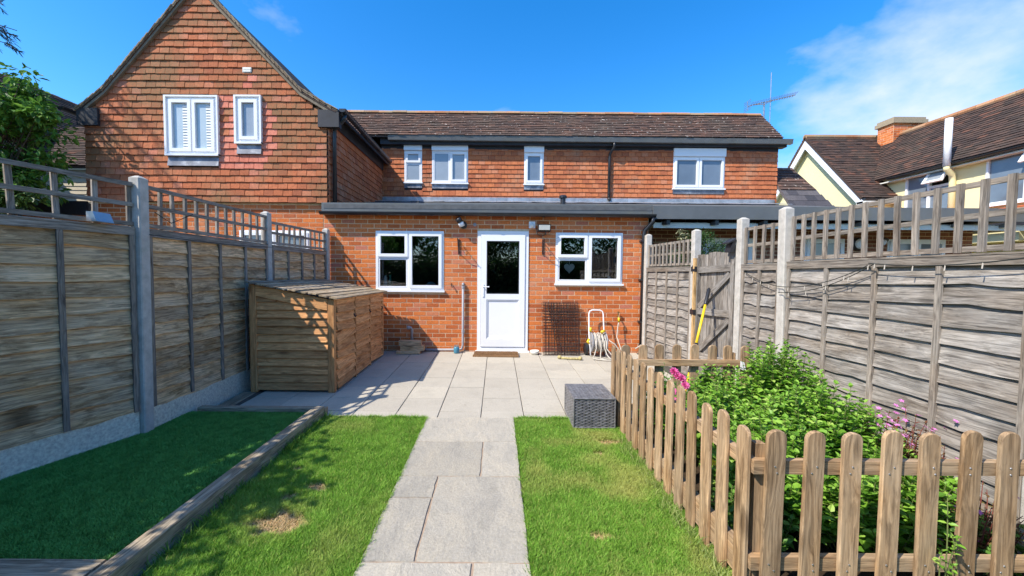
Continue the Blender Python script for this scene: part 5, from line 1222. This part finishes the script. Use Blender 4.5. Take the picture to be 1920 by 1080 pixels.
for k in range(54):
    z = 3.6 + 8.6 * (k / 54) ** .9; frond((-11.0, 5.2, z), k * 2.4 + random.gauss(0, .2), 3.3 * (1 - (z - 3.0) / 11.5) * random.uniform(.85, 1.1), random.uniform(.10, .26))
frond((-11.0, 5.2, 5.20), .33, 3.62, .20); frond((-11.0, 5.2, 5.30), .36, 3.55, .19); frond((-11.0, 5.2, 5.6), .335, 3.45, .17); frond((-11.0, 5.2, 5.05), .40, 3.4, .17)
lim.build('branches', BARK, cf)
P = np.array(P); L = rng.uniform(.05, .10, len(P)); V, F = leafset(P, unit(np.array(D)), unit(np.array(Nn)), L, L * .16, .1); link('crown', fast_mesh('crown', V, F, NEEDLE), cf)

# ------------------------------------------------------------------ fittings on the wall
sl_ = thing('security_camera', 'black and white security camera above the left wall bracket', 'camera', (-.62, 6.95, 2.24))
MB().lathe((-.60, 6.992, 2.235), [(.065, 0), (.065, -.03), (.05, -.04)], 16, 'Y').build('mount_plate', BLACK, sl_)
MB().tube([(-.60, 6.96, 2.24), (-.63, 6.90, 2.25)], .03, 10).tube([(-.645, 6.88, 2.275), (-.69, 6.84, 2.335)], [.05, .05], 14).build('lens_housing', BLACK, sl_, True)
MB().tube([(-.615, 6.90, 2.205), (-.645, 6.88, 2.275)], [.05, .05], 14).build('camera_body', UPVC, sl_, True)
sr = thing('round_sensor', 'small round grey sensor on the brick between camera and door', 'sensor', (-.40, 6.98, 2.245)); MB().lathe((-.40, 6.992, 2.245), [(.03, 0), (.03, -.012), (.018, -.02)], 14, 'Y').build('sensor_cap', GREYP, sr)
ps = thing('motion_sensor', 'square white motion sensor above the back door', 'sensor', (.605, 6.95, 2.245)); MB().box(.55, .66, 6.945, 6.992, 2.19, 2.305).build('sensor_housing', UPVC, ps); MB().lathe((.605, 6.945, 2.235), [(.042, 0), (.036, -.022), (.012, -.034)], 14, 'Y').build('sensor_dome', CREAMP, ps)
fl = thing('floodlight', 'small floodlight with a pale lens right of the back door', 'lamp', (.80, 6.9, 2.19))
MB().hexa([(.70, 6.87, 2.135), (.92, 6.87, 2.135), (.92, 6.93, 2.12), (.70, 6.93, 2.12), (.70, 6.84, 2.245), (.92, 6.84, 2.245), (.92, 6.92, 2.25), (.70, 6.92, 2.25)]).build('lamp_housing', BLACK, fl)
MB().hexa([(.715, 6.862, 2.15), (.905, 6.862, 2.15), (.905, 6.872, 2.15), (.715, 6.872, 2.15), (.715, 6.836, 2.232), (.905, 6.836, 2.232), (.905, 6.85, 2.232), (.715, 6.85, 2.232)]).build('lamp_lens', CREAMP, fl)
MB().tube([(.84, 6.90, 2.14), (.84, 6.95, 2.09), (.84, 6.992, 2.08)], .014, 8).tube([(.68, 6.985, 2.20), (.70, 6.975, 2.09), (.76, 6.97, 2.05), (.84, 6.975, 2.08)], .006, 6).build('lamp_bracket', BLACK, fl)
def hbracket(label, x):
    t = thing('hanging_bracket', label, 'bracket', (x, 6.9, 1.86), 'basket brackets beside the door')
    MB().box(x - .014, x + .014, 6.975, 6.992, 1.73, 1.99).build('back_plate', RUST, t)
    MB().tube([(x, 6.975, 1.965), (x, 6.74, 1.965), (x, 6.72, 1.985)], .007, 6).tube([(x, 6.978, 1.76), (x, 6.86, 1.82), (x, 6.76, 1.955)], .006, 6).tube([(x, 6.978, 1.90), (x, 6.92, 1.87), (x, 6.90, 1.93), (x, 6.94, 1.95)], .005, 6).build('scroll_arm', RUST, t)
hbracket('black iron hanging-basket bracket left of the back door', -.68); hbracket('black iron hanging-basket bracket right of the back door', .80)
hk = thing('wall_hook', 'small dark hook on the brick above the waste pipe', 'hook', (-.79, 6.97, 1.17)); MB().tube([(-.81, 6.99, 1.21), (-.81, 6.95, 1.19), (-.79, 6.95, 1.14), (-.77, 6.96, 1.16)], .008, 6).build('hook_arm', RUST, hk)
wp = thing('waste_pipe', 'grey plastic waste pipe running down the wall left of the door', 'pipe', (-.62, 6.95, 0))
MB().tube([(-.60, 6.99, 1.205), (-.60, 6.955, 1.205), (-.60, 6.955, 1.17)], .024, 10).tube([(-.60, 6.955, 1.20), (-.60, 6.955, .12), (-.62, 6.955, .05), (-.68, 6.955, .035), (-1.36, 6.955, .03)], .021, 10).build('pipe', GREYP, wp, True)
MB().lathe((-.60, 6.955, .34), [(.026, 0), (.026, .05)], 12).lathe((-.60, 6.955, 1.12), [(.026, 0), (.026, .05)], 12).build('pipe_collar', GREYP, wp)
sp_ = thing('pipe_stub', 'short grey overflow pipe behind the stacked timber', 'pipe', (-1.52, 6.93, .2)); MB().tube([(-1.50, 6.93, .02), (-1.50, 6.93, .40), (-1.51, 6.90, .43), (-1.56, 6.90, .43)], .022, 10).lathe((-1.56, 6.90, .43), [(.034, -.01), (.034, .03)], 10, 'X').build('pipe', GREYP, sp_, True)
wbk = 'timber offcuts stacked by the wall'
for i, (x0, x1, y0, y1, z0, h, lab) in enumerate(((-1.72, -1.32, 6.70, 6.86, 0, .045, 'bottom timber offcut of the stack by the wall'), (-1.66, -1.26, 6.74, 6.90, .047, .085, 'middle timber offcut of the stack by the wall'), (-1.69, -1.31, 6.75, 6.89, .134, .085, 'top timber offcut of the stack by the wall'))):
    zb = gz(6.8) + z0 + .003; o = plank('timber_offcut', (x0, (y0 + y1) / 2, zb + h / 2), (x1, (y0 + y1) / 2 + .015, zb + h / 2), h, y1 - y0, (0, 0, 1), WLEFT, None, ch=.005); tag(o, lab, 'timber', wbk)
jr = thing('glass_jar', 'small blue and grey jar standing by the foot of the waste pipe', 'jar', (-.70, 6.84, gz(6.84))); z = gz(6.84)
MB().lathe((-.70, 6.84, z + .001), [(.045, 0), (.05, .01), (.05, .09), (.04, .115)], 14).build('jar_body', BLUEP, jr, True); MB().lathe((-.70, 6.84, z + .117), [(.042, 0), (.042, .025)], 14).build('jar_lid', METAL, jr)
dm = thing('doormat', 'brown coir doormat in front of the back door', 'mat', (.02, 6.68, gz(6.68)))
dm0 = MB(); dm0.hexa([(-.40, 6.56, gz(6.56) + .003), (.37, 6.54, gz(6.54) + .003), (.37, 6.86, gz(6.86) + .003), (-.36, 6.87, gz(6.87) + .003), (-.40, 6.56, gz(6.56) + .03), (.37, 6.54, gz(6.54) + .03), (.37, 6.86, gz(6.86) + .035), (-.36, 6.87, gz(6.87) + .035)]); dm0.build('mat_backing', COIR, dm)
n = 9000; x = rng.uniform(-.385, .36, n); y = rng.uniform(6.565, 6.855, n); V, F, C = blades(x, y, gz(y) + .026, .012 + .008 * rng.random(n), .003, .7 * rng.random(n), lerp((.20, .11, .05), (.42, .26, .14), rng.random(n))); stag(link('coir_pile', fast_mesh('coir_pile', V, F, TURFB, C), dm), 'stuff')
bo = thing('ceramic_bowl', 'small cream bowl on the patio right of the door', 'bowl', (.66, 6.80, gz(6.8))); z = gz(6.8) + .003
MB().lathe((.66, 6.80, z), [(.055, 0), (.075, .03), (.08, .06), (.074, .065), (.068, .035), (.03, .02)], 18).build('bowl_body', CREAMP, bo, True); MB().lathe((.66, 6.80, z + .03), [(.06, 0), (.05, .02)], 12).build('ash', CONC, bo)
# wire mesh panels leaning on the wall
ms_ = thing('wire_mesh_panel', 'stack of dark rusty wire mesh panels leaning against the brick wall', 'wire mesh', (1.12, 6.8, gz(6.8)))
for q in range(4):
    w_ = MB(); x0, x1 = .80 + q * .018, 1.40 + q * .012; H = .90 - q * .012; yb, yt = 6.70 + q * .018, 6.90 + q * .022; zb = gz(6.7) + .008
    for k in range(13): u = k / 12; xx = x0 + (x1 - x0) * u + random.gauss(0, .003); w_.tube([(xx, yb, zb), (xx + random.gauss(0, .008), yt, zb + H)], .0035, 4, False)
    for k in range(19): u = k / 18; w_.tube([(x0 - .01, yb + (yt - yb) * u, zb + H * u), (x1 + .01, yb + (yt - yb) * u, zb + H * u + random.gauss(0, .004))], .0035, 4, False)
    w_.build('mesh_layer', RUST, ms_)
rt = thing('rope_toy', 'knotted beige rope dog toy lying on the patio', 'dog toy', (1.22, 6.42, gz(6.4))); z = gz(6.42) + .022
MB().tube([(1.05, 6.46, z), (1.12, 6.44, z), (1.20, 6.42, z - .003), (1.30, 6.40, z), (1.36, 6.39, z)], [.018, .02, .019, .02, .018], 8).build('rope', ROPE, rt, True)
for xx, yy in ((1.04, 6.465), (1.365, 6.388)): MB().lathe((xx, yy, z + .008), [(.012, -.028), (.034, -.012), (.036, .008), (.02, .03)], 10).build('knot', ROPE, rt, True)
# hose reel cart
hc = thing('hose_reel', 'garden hose reel cart with grey hose and yellow fittings by the wall', 'hose reel', (1.78, 6.72, gz(6.7))); z0 = gz(6.7) + .002
hx, hy, hz = 1.72, 6.70, z0 + .24
MB().tube([(1.60, 6.66, z0 + .02), (1.60, 6.80, .35), (1.605, 6.86, .70), (1.62, 6.865, .745), (1.66, 6.87, .765), (1.80, 6.87, .765), (1.84, 6.865, .745), (1.855, 6.86, .70), (1.86, 6.80, .35), (1.86, 6.66, z0 + .02)], .012, 8).build('handle', UPVC, hc, True)
MB().lathe((1.60, hy, hz), [(.17, 0), (.17, .018)], 24, 'X').lathe((1.84, hy, hz), [(.17, 0), (.17, .018)], 24, 'X').lathe((1.618, hy, hz), [(.07, 0), (.07, .222)], 14, 'X').build('drum', GREYP, hc)
b = MB()
for k in range(11):
    xx = 1.632 + k * .0195; rr = .135 + .012 * (k % 3); b.tube([(xx + random.gauss(0, .004), hy + rr * math.cos(a), hz + rr * math.sin(a)) for a in [2 * math.pi * i / 22 for i in range(23)]], .0105, 6, False)
for (xa, xe) in ((1.66, 1.58), (1.74, 1.70), (1.80, 1.86), (1.83, 1.98)):
    b.tube([(xa, hy - .15, hz + .05), (xa, hy - .18, hz - .08), ((xa + xe) / 2, hy - .22, z0 + .06), (xe, hy - .30, z0 + .013), (xe + .12, hy - .34, z0 + .013)], .0105, 6)
b.tube([(1.62, 6.38, z0 + .012), (1.80, 6.30, z0 + .010), (2.0, 6.30, z0 + .010), (2.16, 6.40, z0 + .012), (2.14, 6.62, z0 + .02), (2.10, 6.86, .30), (2.13, 6.90, .50), (2.145, 6.91, .56)], .0105, 6)
b.tube([(2.0, 6.36, z0 + .013), (2.2, 6.34, z0 + .013), (2.42, 6.40, .06), (2.46, 6.46, .17), (2.40, 6.52, .22), (2.30, 6.50, .16)], .0105, 6)
b.tube([(1.86, 6.58, .30), (1.98, 6.55, .22), (2.06, 6.52, .10), (2.10, 6.5, z0 + .012)], .0105, 6)
b.build('hose', HOSE, hc, True)
MB().tube([(1.595, 6.68, z0 + .42), (1.595, 6.68, z0 + .49)], .022, 10).tube([(1.56, 6.62, z0 + .30), (1.53, 6.60, z0 + .26), (1.56, 6.60, z0 + .23)], .020, 8).tube([(1.76, 6.62, z0 + .42), (1.82, 6.64, z0 + .44)], .024, 8).build('yellow_fitting', YEL, hc, True)
for xx in (1.55, 1.885): MB().lathe((xx, 6.80, z0 + .10), [(.10, -.025), (.10, .025)], 18, 'X').lathe((xx, 6.80, z0 + .10), [(.05, -.03), (.05, .03)], 14, 'X').build('wheel', BLACK, hc)
tp = thing('garden_tap', 'brass garden tap with yellow hose connector on the brick wall', 'tap', (2.14, 6.93, .62))
MB().tube([(2.14, 6.99, .66), (2.14, 6.93, .66), (2.14, 6.90, .63)], .013, 8).lathe((2.14, 6.94, .67), [(.008, 0), (.008, .05), (.022, .05), (.022, .065)], 10).build('tap_body', m_plain('brass', (.35, .27, .12), .35, .2, 10, .5, metal=.8), tp)
MB().tube([(2.14, 6.90, .635), (2.145, 6.905, .56)], [.018, .021], 10).build('hose_connector', YEL, tp, True)
# things on the kitchen window boards
b1 = thing('green_bottle', 'green glass bottle behind the left window', 'bottle', (-1.93, 7.13, 1.126)); MB().lathe((-1.93, 7.13, 1.126), [(.035, 0), (.037, .02), (.037, .12), (.02, .16), (.018, .19), (.024, .20), (.024, .23)], 14).build('bottle_body', TEAL, b1, True)
b2 = thing('white_bottle', 'pale plastic bottle left of the green bottle in the left window', 'bottle', (-2.02, 7.15, 1.126)); MB().lathe((-2.02, 7.15, 1.126), [(.032, 0), (.034, .02), (.032, .17), (.018, .20), (.018, .22)], 14).build('bottle_body', CREAMP, b2, True)
b3 = thing('blue_plate', 'round blue dish standing behind the left window', 'dish', (-1.20, 7.14, 1.126)); MB().lathe((-1.20, 7.14, 1.13), [(.10, 0), (.105, .012), (.09, .02)], 24, 'Y').build('dish', BLUEP, b3)
ht = thing('heart_ornament', 'white woven heart hanging inside the right window', 'ornament', (1.30, 7.06, 1.45))
hp = [(16 * math.sin(t) ** 3, 13 * math.cos(t) - 5 * math.cos(2 * t) - 2 * math.cos(3 * t) - math.cos(4 * t)) for t in [2 * math.pi * k / 28 for k in range(28)]]
MB().prism([(1.285 + x * .0058, 7.045, 1.50 + y_ * .0062) for x, y_ in hp], (0, .012, 0)).build('heart', CREAMP, ht); MB().tube([(1.285, 7.05, 1.55), (1.285, 7.05, 1.63)], .003, 5).build('hanging_loop', CREAMP, ht)
vs_ = thing('flower_vase', 'small vase with a purple flower behind the right window', 'vase', (2.02, 7.14, 1.266)); MB().lathe((2.02, 7.14, 1.266), [(.03, 0), (.04, .04), (.025, .09), (.03, .10)], 14).build('vase', CREAMP, vs_, True); MB().tube([(2.02, 7.14, 1.36), (2.03, 7.14, 1.46)], .003, 5).build('stem', STEM, vs_); flowers(vs_, [(2.03, 7.13, 1.46)], .03, 7, PETAL2, 'blossom')

# ------------------------------------------------------------------ rattan footstool
ot = thing('rattan_footstool', 'grey woven rattan footstool on the patio edge beside the picket fence', 'footstool', (.93, 3.9, gz(3.9)))
X0, X1, Y0, Y1 = .735, 1.125, 3.675, 4.155; zb = gz(3.7) + .012; zt_ = .212
MB().box(X0 + .006, X1 - .006, Y0 + .006, Y1 - .006, zb + .006, zt_ - .006).build('core', RATTAN_D, ot)
def weave(O, U, V, N, LU, LV, cu, cv, name):
    O, U, V, N = [np.array(a, float) for a in (O, U, V, N)]; vs, fs = [], []; du, dv = LU / cu, LV / cv
    prof = [(-.5, 0), (-.22, .8), (.22, .8), (.5, 0)]
    for j in range(cv):
        for i in range(-1, cu + 1):
            if (i + j) % 2: continue
            b0 = len(vs); uc, vc = (i + .5) * du, (j + .5) * dv; amp = .007 + random.gauss(0, .0006)
            for (pu, hh) in prof:
                uu = min(max(uc + pu * du * 1.9, 0), LU)
                for (pv, hv) in ((-.46, .25), (-.25, 1), (.25, 1), (.46, .25)): vs.append(O + U * uu + V * (vc + pv * dv) + N * (amp * (.15 + .85 * hh) * hv - .004))
            for a in range(3):
                for c in range(3): fs.append((b0 + a * 4 + c, b0 + (a + 1) * 4 + c, b0 + (a + 1) * 4 + c + 1, b0 + a * 4 + c + 1))
    stag(link(name, fast_mesh(name, np.array(vs), np.array(fs), RATTAN, None, True), ot), 'stuff')
H = zt_ - zb
weave((X0, Y0, zb), (1, 0, 0), (0, 0, 1), (0, -1, 0), X1 - X0, H, 12, 20, 'front_weave'); weave((X0, Y1, zb), (0, -1, 0), (0, 0, 1), (-1, 0, 0), Y1 - Y0, H, 14, 20, 'side_weave')
weave((X1, Y0, zb), (0, 1, 0), (0, 0, 1), (1, 0, 0), Y1 - Y0, H, 14, 20, 'side_weave'); weave((X0, Y0, zt_), (1, 0, 0), (0, 1, 0), (0, 0, 1), X1 - X0, Y1 - Y0, 12, 34, 'top_weave')
b = MB()
for (x, y) in ((X0, Y0), (X1, Y0), (X0, Y1), (X1, Y1)): b.tube([(x, y, zb), (x, y, zt_)], .008, 6)
for p, q in (((X0, Y0), (X1, Y0)), ((X1, Y0), (X1, Y1)), ((X1, Y1), (X0, Y1)), ((X0, Y1), (X0, Y0))): b.tube([(*p, zt_), (*q, zt_)], .009, 6); b.tube([(*p, zb), (*q, zb)], .007, 6)
b.build('edge_binding', RATTAN, ot)
b = MB()
for (x, y) in ((X0 + .03, Y0 + .03), (X1 - .03, Y0 + .03), (X0 + .03, Y1 - .03), (X1 - .03, Y1 - .03)): b.lathe((x, y, gz(y) + .001), [(.015, 0), (.015, .02)], 8)
b.build('foot', BLACK, ot)

# ------------------------------------------------------------------ aerial, string lights, small lights
an_ = thing('tv_aerial', 'long television aerial on a thin mast at the right end of the ridge', 'aerial', (7.38, 11.1, 5.6))
MB().tube([(7.50, 11.1, 5.30), (7.50, 11.1, 6.98)], .012, 6).build('rear_mast', METAL, an_); MB().tube([(7.33, 11.1, 5.45), (7.33, 11.1, 6.16)], .024, 8).build('mast', METAL, an_)
a0, a1 = Vector((6.86, 11.05, 6.05)), Vector((8.22, 11.15, 6.40))
boom = MB().tube([a0, a1], .011, 6).tube([a0.lerp(a1, .12), (7.33, 11.08, 6.11), a0.lerp(a1, .52)], .009, 6); bo_ = boom.build('boom', METAL, an_)
b = MB(); d = (a1 - a0).normalized()
for k in range(18):
    c = a0.lerp(a1, .06 + .93 * k / 17); b.tube([c + Vector((-.03, -.16, .03)), c + Vector((.03, .16, .02))], .008, 5)
b.build('director_element', METAL, an_)
b = MB()
for s in (-1, 1):
    for k in range(3): c = a0 + Vector((-.02, 0, s * (.03 + .045 * k))); b.tube([c + Vector((0, -.15, 0)), c + Vector((0, .15, 0))], .007, 5)
b.tube([a0 + Vector((-.02, 0, -.13)), a0 + Vector((-.02, 0, .13))], .009, 5); b.build('reflector', METAL, an_)
def catenary(p, q, sag, n=14): p, q = Vector(p), Vector(q); return [p.lerp(q, k / n) - Vector((0, 0, sag * 4 * (k / n) * (1 - k / n))) for k in range(n + 1)]
st_ = thing('string_lights', 'dark string-light cable looped along the right fence', 'string lights', (2.83, 3.2, 1.4))
fx = 2.835
runs = [catenary((fx, 4.60, 1.46), (fx - .02, 3.95, 1.28), .03), catenary((fx - .02, 3.95, 1.28), (fx - .02, 3.0, 1.47), .06), catenary((fx - .02, 3.95, 1.22), (fx - .02, 2.95, 1.48), .07), catenary((fx - .02, 3.0, 1.485), (fx - .02, 2.1, 1.49), .03)]
b = MB()
for r_ in runs: b.tube(r_, .0035, 5, False)
b.build('cable', WIRE, st_)
b = MB()
for r_ in runs:
    for p in r_[2::3]: b.tube([p, p + Vector((-.004, 0, -.035))], [.003, .004], 6)
b.build('bulb', HOSE, st_)
sw = thing('cable_wire', 'thin black wire strung along the left fence posts', 'cable', (-3.03, 4.4, 1.7)); MB().tube(catenary((-3.02, 3.44, 1.70), (-3.03, 5.37, 1.72), .02), .0035, 5, False).tube([(-3.02, 3.50, 1.90), (-3.04, 3.7, 1.83), (-3.03, 3.95, 1.95)], .004, 5, False).build('wire', WIRE, sw)
s2 = thing('small_solar_light', 'small pale solar light on the nearest left trellis', 'light', (-3.15, 3.15, 1.77)); MB().hexa([(-3.17, 3.06, 1.765), (-3.09, 3.06, 1.765), (-3.09, 3.20, 1.765), (-3.17, 3.20, 1.765), (-3.17, 3.06, 1.84), (-3.12, 3.06, 1.84), (-3.12, 3.20, 1.84), (-3.17, 3.20, 1.84)]).build('lamp_case', METAL, s2)
hk2 = thing('white_corner_piece', 'white plastic corner piece on the end of the back picket rail', 'bracket', (2.46, 3.94, .48)); MB().hexa([(2.445, 3.91, .45), (2.50, 3.91, .42), (2.50, 3.96, .42), (2.445, 3.96, .45), (2.445, 3.91, .53), (2.475, 3.91, .52), (2.475, 3.96, .52), (2.445, 3.96, .53)]).build('corner_cap', UPVC, hk2)
